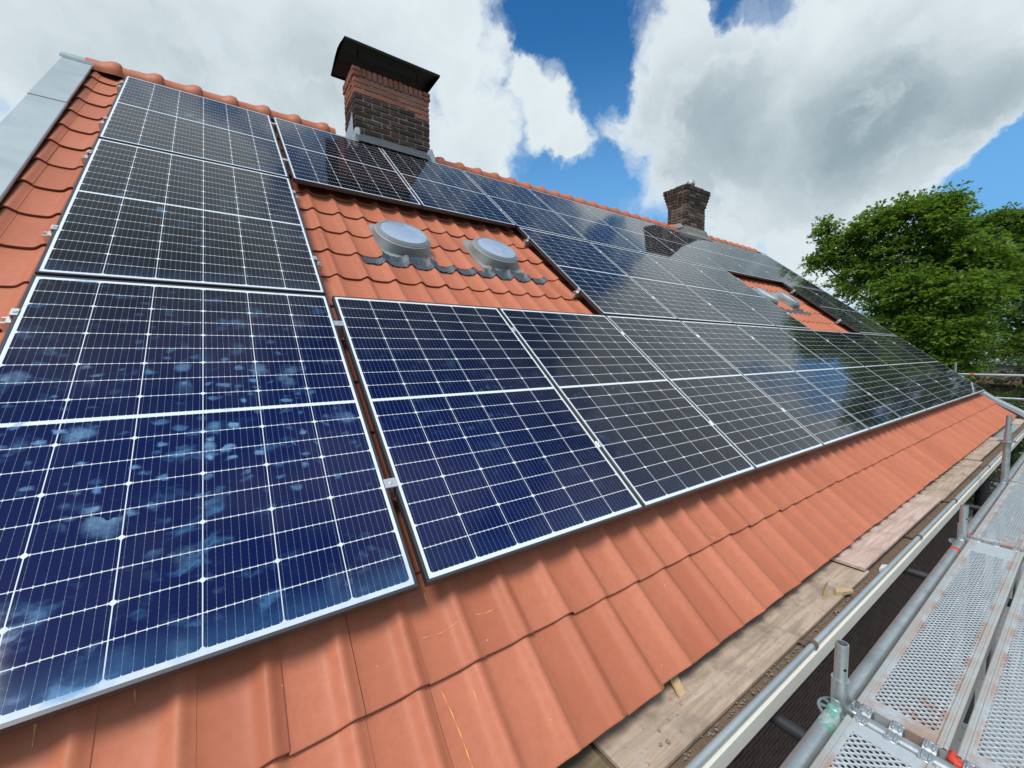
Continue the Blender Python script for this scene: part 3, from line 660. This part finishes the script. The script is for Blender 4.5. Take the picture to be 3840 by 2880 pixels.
for p_, w_ in [([(1.146, -.281), (1.154, -.335), (1.161, -.406), (1.164, -.50), (1.16, -.57)], .0042), ([(1.33, -.12), (1.379, -.128), (1.421, -.125)], .0025), ([(1.13, -.123), (1.199, -.132), (1.278, -.12)], .0025), ([(1.237, -.317), (1.239, -.357)], .0025), ([(1.187, .014), (1.187, -.03)], .004), ([(.254, .045), (.256, .016), (.258, -.016)], .007), ([(.422, .032), (.427, -.004)], .004), ([(2.169, .01), (2.169, -.055)], .0035), ([(2.70, -.19), (2.775, -.257)], .006)]: stroke(p_, w_)
mb = MB(); c_ = (7.485, -.436); ring = [(c_[0] + .022 * math.cos(a), c_[1] + .035 * math.sin(a)) for a in np.linspace(0, 6.283, 12, endpoint=False)]
mb.rings([[T(u, v, tile_n(u, v) + .003) for u, v in ring], [T(c_[0] + (u - c_[0]) * .3, c_[1] + (v - c_[1]) * .3, tile_n(u, v) + .006) for u, v in ring]], cap1=True); local(mb.build('bird_dropping', M_WHITE), tiles)

# ================================================================== solar panels
GU = 0.0085; GU1 = 0.030; GV = 0.020
def u0(c): return 0.0 if c == 0 else PW * c + GU1 + GU * (c - 1)
def v0(r): return r * (PH + GV)
fm = MB()
def fr_box(lo, hi): fm.bbox(lo, hi, .0012)
FW = .011
fr_box((0, 0, -.035), (PW, FW, 0)); fr_box((0, PH - FW, -.035), (PW, PH, 0)); fr_box((0, FW + .0002, -.035), (FW, PH - FW - .0002, 0)); fr_box((PW - FW, FW + .0002, -.035), (PW, PH - FW - .0002, 0))
FRAME_ME = fm.mesh('frame', M_FRAME)
gm = MB(); gm.box((FW, FW, -.007), (PW - FW, PH - FW, -.0016), 1)
GLASS_ME = gm.mesh('glass', [M_CELL, M_FRAME_IN])
GLASS_ME.polygons[1].material_index = 0
uvl = GLASS_ME.uv_layers.new(name='UVMap')
for lp in GLASS_ME.loops:
    co = GLASS_ME.vertices[lp.vertex_index].co; uvl.data[lp.index].uv = (co.x, co.y)
def clamp_mesh(w_, end):
    c = MB()
    if end:   # Z shaped end clamp, reaches over the frame on its +u side
        c.bbox((-.012, -.021, .0003), (.010, .021, .0045), .001); c.box((-.012, -.021, -.036), (-.008, .021, .0002)); c.box((-.030, -.021, -.036), (-.0122, .021, -.032))
    else: c.bbox((-w_ / 2 - .009, -.021, .0003), (w_ / 2 + .009, .021, .0052), .0014); c.box((-w_ / 2 + .001, -.02, -.035), (w_ / 2 - .001, .02, .0))
    c.tube((0, 0, .004), (0, 0, .0085), .0075, 10); c.tube((0, 0, .0085), (0, 0, .0092), .0042, 6)
    return c.mesh('clamp', M_ALU)
CL_MID = clamp_mesh(GU, False); CL_W = clamp_mesh(GU1, False); CL_END = clamp_mesh(0, True)
ORD = ['first', 'second', 'third', 'fourth', 'fifth', 'sixth', 'seventh', 'eighth', 'ninth', 'tenth', 'eleventh']
LABELS = {
 (0, 0): 'nearest solar panel, smeared with hand prints, bottom row left end',
 (0, 1): 'clean blue solar panel right beside the hand-printed one, bottom row',
 (0, 10): 'bottom row solar panel at the far gable end beside the zinc coping',
 (1, 0): 'grey-brown solar panel directly above the hand-printed one, left of the near skylights',
 (1, 3): 'middle row solar panel bordering the right side of the near skylight gap',
 (1, 4): 'second solar panel right of the near skylight gap, middle row',
 (1, 5): 'third solar panel right of the near skylight gap, middle row',
 (1, 6): 'middle row solar panel bordering the left side of the far skylight gap',
 (1, 9): 'middle row solar panel bordering the right side of the far skylight gap',
 (1, 10): 'middle row solar panel at the far gable end of the roof',
 (2, 0): 'top row solar panel at the left end with a pale smear near its middle bar',
 (2, 1): 'top row solar panel left below the sooty chimney, holding its dark reflection',
 (2, 2): 'top row solar panel below the right edge of the sooty chimney',
 (2, 10): 'top row solar panel at the far gable end under the ridge',
}
ROWN = {0: 'bottom', 2: 'top'}
panel_proto = None
for r_ in range(3):
    for c in range(11):
        if r_ == 1 and c in (1, 2, 7, 8): continue
        lab = LABELS.get((r_, c)) or 'solar panel, %s from the left in the %s row of panels' % (ORD[c], ROWN[r_])
        p = thing('solar_panel', lab, 'solar panel', T(u0(c), v0(r_), 0), (PITCH, 0, 0), 'solar panels on the roof')
        link('frame', FRAME_ME, p); g_ = link('glass', GLASS_ME, p)
        g_['dirt'] = 1.0 if (r_, c) == (0, 0) else (0.34 if c == 0 else (0.16 if r_ == 0 and c < 5 else 0.08))
        for vv in (.405, 1.447):
            if r_ == 1: vv -= .005 if vv > 1 else 0
            if c == 0 or (r_ == 1 and c in (3, 9)): link('clamp', CL_END, p, (0, vv, 0))
            nxt = c == 10 or (r_ == 1 and c in (0, 6))
            if nxt: link('clamp', CL_END, p, (PW, vv, 0), (0, 0, math.pi))
            else: link('clamp', CL_W if c == 0 else CL_MID, p, (PW + (GU1 if c == 0 else GU) / 2, vv, 0))
# mounting rails
def rail(ua, ub, v, lab):
    mb = MB(); 
    for lo_, hi_ in (((ua, v - .02, -.077), (ub, v - .012, -.036)), ((ua, v + .012, -.077), (ub, v + .02, -.036)), ((ua, v - .0118, -.077), (ub, v + .0118, -.058))): mb.box(lo_, hi_, X=T)
    hooks = np.arange(ua + .25, ub, .9)
    for u in hooks: mb.box((u - .015, v - .03, -.125), (u + .015, v - .021, -.06), X=T)
    tag(mb.build('mounting_rail', M_ALU), lab, 'rail', 'rails carrying the solar panels')
UE = u0(10) + PW
for r_, nm in ((0, 'bottom'), (2, 'top')):
    for vv, hl in ((.405, 'lower'), (1.447, 'upper')): rail(-.045, UE + .03, v0(r_) + vv, '%s aluminium rail under the %s row of solar panels' % (hl, nm))
for (a, b_, nm) in ((-.045, u0(0) + PW + .045, 'left of the near skylights'), (u0(3) - .045, u0(6) + PW + .045, 'between the near and far skylight gaps'), (u0(9) - .045, UE + .03, 'right of the far skylights')):
    for vv, hl in ((.405, 'lower'), (1.442, 'upper')): rail(a, b_, v0(1) + vv, '%s aluminium rail under the middle row panels %s' % (hl, nm))

# ================================================================== boards lying in the gutter
def board(x0, x1, y0, y1, z, th_, m, lab, rz=0.0, tilt=0.0):
    mb = MB(); mb.bbox((0, 0, -th_), (x1 - x0, y1 - y0, 0), .004); o = mb.build('wooden_board', m)
    o.location = (x0, y0, z); o.rotation_euler = (tilt, 0, rz); tag(o, lab, 'board', 'boards lying in the gutter')
board(-0.6, 1.585, -0.515, -0.20, -0.545, .012, M_WOODG, 'dark greenish board in the gutter, partly under the nearest board joint')
board(1.60, 3.70, -0.527, -0.20, -0.531, .022, M_WOOD, 'paint-stained brown board lying in the gutter with wood scraps on it', 0.002)
board(3.64, 5.60, -0.517, -0.19, -0.498, .024, M_WOODP, 'pinkish board in the gutter with its near end lapped over the stained board', -0.002)
board(5.67, 7.72, -0.522, -0.20, -0.515, .024, M_WOOD, 'brown board in the gutter just beyond the pinkish board', 0.002)
board(7.74, 9.75, -0.498, -0.19, -0.497, .024, M_WOOD, 'pale board in the gutter lapped onto the brown board behind the scaffold tube', 0.0)
board(9.79, 11.9, -0.50, -0.19, -0.53, .012, M_ZINC, 'grey sheet strip in the gutter beyond the pale board')
board(11.93, 12.85, -0.50, -0.19, -0.515, .024, M_WOODP, 'short brown board at the far end of the gutter')
# small things on them
def chunk(name, pts, h_, m, lab, cat, z, g_=None):
    mb = MB(); n_ = len(pts); mb.add([(x, y, z) for x, y in pts] + [(x, y, z + hh) for (x, y), hh in zip(pts, h_)], [tuple(range(n_))[::-1], tuple(range(n_, 2 * n_))] + [(i, (i + 1) % n_, n_ + (i + 1) % n_, n_ + i) for i in range(n_)])
    tag(mb.build(name, m), lab, cat, g_)
chunk('wood_scrap', [(3.135, -.475), (3.16, -.49), (3.30, -.447), (3.29, -.435)], (.012, .03, .034, .012), M_WOODN, 'upright splinter of fresh wood on the stained gutter board', 'wood scrap', -.5305)
chunk('wood_scrap', [(3.235, -.50), (3.26, -.52), (3.34, -.548), (3.36, -.535), (3.29, -.487)], (.02, .02, .012, .012, .02), M_WOODN, 'flat fresh wood piece reaching from the stained board to the gutter edge', 'wood scrap', -.5305)
chunk('paper_scrap', [(3.79, -.545), (3.80, -.572), (3.87, -.572), (3.865, -.54)], (.018, .03, .03, .018), M_WHITE, 'small white square scrap lying against the gutter edge beside the pinkish board', 'scrap', -.556)
mb = MB(); rs = []
for i, s_ in enumerate(np.linspace(0, 1, 6)):
    y = -.30 - .105 * s_; z = -.470 - .058 * s_ ** .8; rs.append([(2.02 - .045 * s_, y, z), (2.035 - .045 * s_, y, z - .008), (2.065 - .05 * s_, y - .004, z)])
mb.rings(rs, closed=False); mb.rings([[(p[0], p[1], p[2] + .002) for p in r_] for r_ in rs], closed=False); mb.f = mb.f[:len(mb.f) // 2] + [f_[::-1] for f_ in mb.f[len(mb.f) // 2:]]
tag(mb.build('wood_strip', M_WOODN), 'curled strip of fresh wood hanging from under the eave tiles', 'wood strip')
# grit along the boards
mb = MB()
ico = bmesh.new(); bmesh.ops.create_icosphere(ico, subdivisions=1, radius=1.0); IV = [v.co.copy() for v in ico.verts]; IF = [tuple(v.index for v in f_.verts) for f_ in ico.faces]; ico.free()
def pebble(x, y, z, r_):
    sc = Vector((rng.uniform(.7, 1.3), rng.uniform(.7, 1.3), rng.uniform(.5, .8))) * r_
    mb.add([(x + v.x * sc.x + rng.normal(0, .12) * r_, y + v.y * sc.y + rng.normal(0, .12) * r_, z + v.z * sc.z) for v in IV], IF)
for i in range(420):
    x = rng.uniform(0.9, 8.5); 
    if rng.random() < .5: x = rng.uniform(1.4, 3.7)
    pebble(x, -0.5415 + rng.normal(0, .006), -.552 + abs(rng.normal(0, .004)), rng.uniform(.0012, .0040) * (1.9 if rng.random() < .08 else 1))
for i in range(70): pebble(rng.uniform(1.65, 3.0), rng.uniform(-.50, -.40), -.529, rng.uniform(.0010, .0028))
for x, y, r_ in ((1.79, -.487, .0085), (1.76, -.48, .007), (1.80, -.445, .006), (1.86, -.49, .0035)): pebble(x, y, -.5255, r_)
o = mb.build('grit', M_STONE, None, 60); o['kind'] = 'stuff'; o['label'] = 'pale grit and crumbs strewn along the gutter boards'; o['category'] = 'grit'

# ================================================================== scaffold along the eave
ZL = -0.505; YP = -0.772
scaf = thing('scaffold', 'galvanised tube scaffold standing along the eave with short posts', 'scaffold', (6.6, -1.2, GZ))
POSTS = [0.30, 2.372, 4.600, 6.64, 8.72, 10.8, 12.88]
def rosette(mb, x, y, z):
    rs = []
    n_ = 24
    for r_, zz in ((.024, z - .0045), (.061, z - .0045), (.0625, z), (.061, z + .0045), (.024, z + .0045)): rs.append([(x + r_ * math.cos(a), y + r_ * math.sin(a), zz) for a in np.linspace(0, 6.2832, n_, endpoint=False)])
    mb.rings(rs)
    for k in range(8):
        a = k * math.pi / 4; c_, s_ = math.cos(a), math.sin(a)
        mb.add([(x + .034 * c_ - .007 * s_, y + .034 * s_ + .007 * c_, z + .0052), (x + .034 * c_ + .007 * s_, y + .034 * s_ - .007 * c_, z + .0052), (x + .052 * c_ + .011 * s_, y + .052 * s_ - .011 * c_, z + .0052), (x + .052 * c_ - .011 * s_, y + .052 * s_ + .011 * c_, z + .0052)], [(0, 1, 2, 3)], 1)
def post(par, x, y, ztop, zcol, zr, holes=True, zb=GZ):
    mb = MB(); mb.tube((x, y, zb), (x, y, zcol), .0252, 20); mb.tube((x, y, zcol - .004), (x, y, zcol + .002), .0262, 20)
    p = local(mb.build('post', M_GALV, None, 40), par)
    mb = MB(); mb.tube((x, y, zcol - .02), (x, y, ztop), .0197, 20, inner=.0155)
    if holes:
        dx, dy = Vector((-.62, -.78)).normalized()
        for k in (0,):
            c_ = Vector((x, y, ztop - .085)) + Vector((dx, dy, 0)) * .0196; mb.tube(c_, c_ + Vector((dx, dy, 0)) * .0005, .0055, 10, 1)
    local(mb.build('spigot', [M_GALV, M_BLACK], None, 40), p)
    for z in zr:
        mb = MB(); rosette(mb, x, y, z); local(mb.build('rosette', [M_GALV, M_BLACK], None, 40), p)
    return p
for i, x in enumerate(POSTS):
    if i < 3: post(scaf, x, YP, -.262, -.392, (ZL - .012,))
    else: post(scaf, x, YP, .150, -.010, (-.095, ZL - .012))
def wedge(mb, x, y, z, dx, mi=0):
    """ledger head: a slotted block gripping the rosette with its wedge plate"""
    mb.bbox((x + .022 * dx if dx > 0 else x - .062, y - .017, z - .028), (x + .062 if dx > 0 else x - .022, y + .017, z + .03), .005, mi)
    a = x + (.040 if dx > 0 else -.040); mb.bbox((a - .003, y - .012, z - .05), (a + .003, y + .012, z + .055), .001, mi)
for i in range(len(POSTS) - 1):
    a, b_ = POSTS[i], POSTS[i + 1]; mb = MB(); mb.tube((a + .05, YP, ZL), (b_ - .05, YP, ZL), .0262, 20); wedge(mb, a, YP, ZL, 1); wedge(mb, b_, YP, ZL, -1)
    l_ = local(mb.build('ledger', M_GALV, None, 40), scaf)
    for xx, mm in ([(b_ - .27, M_REDT)] if i == 1 else []) + ([(a + .11, M_REDT)] if i in (2, 3, 4) else []):
        mb = MB(); mb.tube((xx, YP, ZL), (xx + .045, YP, ZL), .0268, 20); local(mb.build('red_band', mm, None, 40), l_)
    if i == 0:
        mb = MB(); mb.tube((b_ - .15, YP, ZL), (b_ - .062, YP, ZL), .0268, 20); mb.bbox((b_ - .0635, YP - .019, ZL - .030), (b_ - .030, YP + .019, ZL + .032), .005); local(mb.build('green_band', M_GREENT, None, 40), l_)
YQ = -1.52
for i, x in enumerate(POSTS):
    mb = MB(); mb.tube((x, YP - .05, ZL), (x, YQ + .05, ZL), .0242, 18)
    mb.bbox((x - .017, YP - .062, ZL - .028), (x + .017, YP - .022, ZL + .03), .005); mb.bbox((x - .012, YP - .043, ZL - .05), (x + .012, YP - .037, ZL + .055), .001)
    local(mb.build('transom', M_GALV, None, 40), scaf)
    post(scaf, x, YQ, 0.05 if False else -.262, -.392, (ZL - .012,), False)
for i in range(len(POSTS) - 1):
    mb = MB(); mb.tube((POSTS[i] + .05, YQ, ZL), (POSTS[i + 1] - .05, YQ, ZL), .0242, 16); local(mb.build('ledger', M_GALV, None, 40), scaf)
for x in (2.38, 4.30, 6.3):
    mb = MB(); mb.tube((x, -0.31, -.70), (x, -1.1, -.70), .0242, 16); local(mb.build('wall_tie', M_GALVD, None, 40), scaf)
# lattice girder bridging below
mb = MB(); xg = 8.72
for z in (-.735, -.915): mb.tube((xg, -.36, z), (xg, -1.6, z), .021, 12)
yy = -.40
while yy > -1.5: mb.tube((xg, yy, -.735), (xg, yy - .16, -.915), .012, 8); mb.tube((xg, yy - .16, -.915), (xg, yy - .32, -.735), .012, 8); yy -= .32
local(mb.build('lattice_girder', M_GALVD, None, 40), scaf)
# --- perforated planks
PWD = 0.224
def plank_mesh(L_):
    mb = MB(); w_ = PWD / 2
    sec = [(-w_, -.050), (-w_, -.003), (-w_ + .003, 0.0), (-w_ + .009, .0005), (-w_ + .012, -.0035), (-w_ + .016, -.0035), (-w_ + .019, 0.001), (-w_ + .024, .001), (-w_ + .028, -.004), (w_ - .028, -.004), (w_ - .024, .001), (w_ - .019, .001), (w_ - .016, -.0035), (w_ - .012, -.0035), (w_ - .009, .0005), (w_ - .003, 0.0), (w_, -.003), (w_, -.050)]
    mb.rings([[(x, y, z) for y, z in sec] for x in (0.012, L_ - .012)], closed=False); mb.f = [f_[::-1] for f_ in mb.f]
    for x in (0.0119, L_ - .0119): mb.add([(x, -w_ + .002, -.052), (x, w_ - .002, -.052), (x, w_ - .002, -.0045), (x, -w_ + .002, -.0045)], [(0, 1, 2, 3)])
    return mb.mesh('deck', M_DECK, 30)
def claw_mesh():
    c = MB(); rs = []
    for a in np.linspace(-.35, math.pi * .95, 9):
        rs.append([(-.030 * math.cos(a) - .012, y, .030 * math.sin(a) - .028) for y in (-.016, .016)] + [(-.0245 * math.cos(a) - .012, y, .0245 * math.sin(a) - .028) for y in (.016, -.016)])
    c.rings(rs, cap0=True, cap1=True); c.bbox((.004, -.018, -.032), (.016, .018, -.001), .002)
    for y in (-.008, .008): c.bbox((-.030, y - .003, -.006), (.006, y + .003, .0055), .002)
    return c.mesh('claw', M_GALV, 40)
CLAW = claw_mesh()
PLY = (-0.918, -1.160, -1.400)
PLN = ['nearest the eave', 'in the second lane from the eave', 'in the third lane from the eave']
BAYN = ['closest below the viewer', 'beyond the green-ended post', 'beyond the red-banded second post', 'beyond the tall third post', 'fifth from the near end', 'at the far end']
PME = {}
for i in range(len(POSTS) - 1):
    for j, y in enumerate(PLY):
        if j == 2 and i > 2: continue
        a = POSTS[i] + .035 if i else 0.30; L_ = POSTS[i + 1] - POSTS[i] - .035; k_ = round(L_, 3)
        if k_ not in PME: PME[k_] = plank_mesh(L_)
        p = thing('scaffold_plank', 'perforated steel plank %s, %s' % (PLN[j], BAYN[i]), 'scaffold plank', (a, y, ZL + .032), (0, 0, 0), 'perforated scaffold planks')
        link('deck', PME[k_], p)
        for yy in (-.078, 0.0, .078): link('claw', CLAW, p, (.004, yy, 0)); link('claw', CLAW, p, (L_ - .004, yy, 0), (0, 0, math.pi))
mb = MB(); mb.bbox((2.400, -1.062, ZL + .002), (2.452, -1.030, ZL + .026), .008); mb.tube((2.408, -1.046, ZL + .012), (2.408, -1.072, ZL + .012), .013, 12)
tag(mb.build('locking_clip', M_REDT, None, 40), 'red plastic locking clip in the slot between two scaffold planks', 'clip')
# --- guard rail scaffold at the far gable
gs = thing('scaffold', 'scaffold guard rails with a red band beyond the far gable', 'scaffold', (13.6, 0.2, GZ))
post(gs, 13.6, .56, .52, .30, (), False)
for z in (.265, -.205):
    mb = MB(); mb.tube((13.55, .60, z), (13.55, -1.9, z), .0252, 14); g_ = local(mb.build('guard_rail', M_GALV, None, 40), gs)
    if z > 0: mb = MB(); mb.tube((13.55, .335, z), (13.55, .275, z), .0262, 14); local(mb.build('red_band', M_REDT, None, 40), g_)
post(gs, 13.6, -1.85, .52, .30, (), False)

# ================================================================== trees and the street beyond
def leaf(mb, p, ax, nrm, l_, w_):
    sd = ax.cross(nrm)
    if sd.length < 1e-4: return
    sd = sd.normalized() * (w_ / 2)
    o_ = len(mb.v); mid = p + ax * (l_ * .45)
    mb.v += [tuple(p), tuple(mid + sd), tuple(p + ax * l_), tuple(mid - sd)]; mb.f.append((o_, o_ + 1, o_ + 2, o_ + 3)); mb.mi.append(0)
def rv(): return Vector(rng.normal(0, 1, 3))
def tree(name, label, cat, base, trunk_top, lobes, leafm, ls=.115, trunk_r=.16, group=None, per=26, L0=.75, shell=.45, dens=1.0):
    root = thing(name, label, cat, base, (0, 0, 0), group)
    lm, tm = MB(), MB(); b0 = Vector(base); tt = Vector(trunk_top)
    tm.path([b0, b0.lerp(tt, .5) + Vector((.05, .06, 0)), tt], [trunk_r, trunk_r * .75, trunk_r * .45], 9)
    for cx, cy, cz, rx, ry, rz_, n_ in lobes:
        c_ = Vector((cx, cy, cz)); st = b0.lerp(tt, rng.uniform(.55, 1.0))
        tm.path([st, st.lerp(c_, .5) + rv() * .12, c_], [trunk_r * .35, trunk_r * .22, trunk_r * .12], 6)
        for i in range(int(n_ * dens)):
            dv = rv().normalized(); q_ = rng.uniform(shell, 1.0) ** .8
            o_ = c_ + Vector((dv.x * rx, dv.y * ry, dv.z * rz_)) * q_
            gdir = (Vector((dv.x, dv.y, dv.z * .35)) + rv() * .35 + Vector((0, 0, .12))).normalized(); L_ = L0 * rng.uniform(.6, 1.25)
            o_ = o_ - gdir * (L_ * .5)
            if rng.random() < .55: tm.path([c_.lerp(o_, .25), o_, o_ + gdir * L_ * .8], [.022, .012, .005], 4)
            side = gdir.cross(Vector((0, 0, 1)));
            if side.length < .1: side = Vector((1, 0, 0))
            side.normalize(); up = side.cross(gdir).normalized(); droop = rng.uniform(.05, .3)
            for k in range(per):
                s_ = rng.random() ** .8; sg = 1 if k % 2 else -1; wd = .30 * L_ * (1 - .6 * s_) * rng.random()
                p = o_ + gdir * (L_ * s_) + side * (sg * wd) + up * rng.normal(0, .035) - Vector((0, 0, droop * s_ * s_ * L_))
                ax = (gdir * .6 + side * sg * .7 + rv() * .3 - Vector((0, 0, .25))).normalized(); nr = (up + rv() * .45).normalized()
                leaf(lm, p, ax, nr, ls * rng.uniform(.7, 1.25), ls * .58 * rng.uniform(.8, 1.2))
    local(tm.build('trunk', M_BARK, None, 60), root); local(lm.build('crown', leafm), root)
tree('beech_tree', 'large bright green leafy tree just beyond the far gable', 'tree', (22.6, 3.3, GZ), (22.3, 3.3, 3.2),
     [(22.2, 3.1, 5.9, 1.1, 1.15, .75, 95), (22.0, 4.15, 5.75, .9, .85, .75, 70), (22.3, 5.25, 5.0, .9, .85, .85, 85), (22.0, 5.75, 5.9, .35, .38, .75, 26), (22.0, 6.0, 4.75, .5, .55, .35, 26),
      (22.6, 3.5, 4.6, 1.5, 1.5, .9, 120), (22.0, 2.2, 5.4, .85, .7, .8, 70), (22.0, 1.95, 6.1, .3, .25, .55, 16), (22.4, 4.5, 3.8, 1.3, 1.35, .9, 120),
      (21.6, 2.9, 3.0, 1.3, 1.4, .9, 140), (21.2, 1.5, 2.75, 1.0, .95, .75, 120), (21.0, 1.75, 1.5, 1.0, .95, .8, 120), (21.8, 3.4, 1.7, 1.4, 1.5, 1.0, 140), (21.2, 2.0, .35, 1.1, 1.0, .7, 110), (22.5, 3.9, .2, 1.6, 1.6, 1.1, 130), (22.4, 1.75, 4.35, .9, .85, .75, 75), (22.8, 1.0, 3.6, .9, .8, .8, 60), (23.2, 2.4, 3.9, 1.2, 1.2, .9, 80)], M_LEAF, .135, dens=1.9)
tree('broadleaf_tree', 'darker loose-crowned tree behind, at the right edge of the photo', 'tree', (32.6, 0.6, GZ), (32.4, 0.7, 4.0),
     [(32, 2.5, 7.0, 1.0, .9, .6, 55), (32, 1.2, 7.1, 1.3, 1.2, .65, 75), (32, 1.6, 5.8, 1.5, 1.3, .8, 85), (32.4, .2, 6.2, 1.8, 1.6, 1.2, 90), (32, 2.4, 4.8, 1.2, 1.0, .8, 60), (32, .9, 4.2, 1.6, 1.5, .9, 90), (32.3, 1.5, 2.7, 1.5, 1.4, .9, 80), (32.5, -1.2, 4.5, 1.6, 1.5, 1.8, 80), (32.3, 1.3, 1.2, 1.5, 1.3, .8, 70), (32.3, -1.6, 7.4, 1.6, 1.5, 1.0, 70), (32.3, -3.4, 6.0, 1.7, 1.7, 1.4, 80), (32.3, -3.2, 3.4, 1.7, 1.7, 1.3, 70), (32.3, -.9, 2.4, 1.6, 1.5, 1.2, 70)], M_LEAF2, .17, .2, None, 24, 1.0, .3, 1.8)
tree('conifer_tree', 'small far treetop peeking between the roof verge and the large tree', 'tree', (46, 15.6, GZ), (46, 15.6, 6.6),
     [(46, 15.6, 7.4, .5, .6, .8, 30), (46, 15.3, 6.2, .8, 1.1, .8, 40), (46, 14.6, 6.6, .5, .5, .7, 25)], M_LEAF2, .2, .15, None, 20, .9)
for (x, y, z, rx, ry, rz_, n_, lab) in [(19.5, 0.1, -1.35, 1.1, 1.3, .95, 150, 'broad green bush behind the guard rails'), (21.5, 1.6, -1.6, 1.2, 1.4, 1.2, 130, 'dark shrub under the large tree'), (24.5, -1.2, -.8, 1.4, 1.6, 1.3, 130, 'tall shrub behind the broad bush'), (26.8, 2.2, -.9, 1.4, 1.8, 1.5, 120, 'overgrown shrub beside the brick shed'), (25.5, .4, .15, 1.2, 1.3, .75, 70, 'ragged tall shrub in front of the brick shed roof')]:
    tree('bush', lab, 'bush', (x, y, GZ), (x, y, z - .3), [(x, y, z, rx, ry, rz_, n_), (x + .3, y + .4, z - 1.3, rx * 1.1, ry * 1.1, 1.1, n_ // 2), (x, y - .2, z - 2.4, rx, ry, .9, n_ // 2)], M_LEAF3, .10, .08, 'bushes beyond the gable', 24, .55, .3)
mb = MB(); mb.box((29.0, -6, GZ), (32.0, 4.6, -0.72)); sh = tag(mb.build('shed', M_WALL), 'low brick shed with a brown flat roof edge among the bushes', 'shed')
mb = MB(); mb.box((28.8, -6.2, -0.718), (32.2, 4.8, -0.48)); local(mb.build('roof', M_CLINK), sh)
mb = MB(); mb.box((46, -14, GZ), (54, 6.5, -.25)); bl_ = tag(mb.build('building', M_LOT), 'pale low building half hidden behind the trees', 'building')
mb = MB(); mb.box((45.8, -14.2, -.248), (54.2, 6.7, .12)); local(mb.build('roof', M_LEADL), bl_)
mb = MB(); mb.box((45.7, 1.35, -.2), (45.95, 1.95, .95)); tag(mb.build('sign', M_TURQ), 'turquoise board on the front of the pale low building', 'sign')
mb = MB(); mb.box((33.0, -14, GZ), (33.25, 6.0, -3.30)); tag(mb.build('garden_wall', M_WALL), 'low dark brick wall beyond the square', 'wall')
# far hedge line closing the horizon
mb = MB()
for i in range(2600):
    a = rng.uniform(-.9, 1.3); rr = rng.uniform(70, 95); x, y = rr * math.cos(a), rr * math.sin(a)
    top = 1.2 + 1.4 * math.sin(a * 9) + .8 * math.sin(a * 23)
    p = Vector((x, y, GZ + rng.random() ** .7 * (top + 5.0)))
    for k in range(5): leaf(mb, p + rv() * .5, rv().normalized(), rv().normalized(), 1.1, .8)
o = mb.build('woods', M_LEAF2); o['kind'] = 'stuff'; o['label'] = 'distant belt of trees along the horizon'; o['category'] = 'woods'
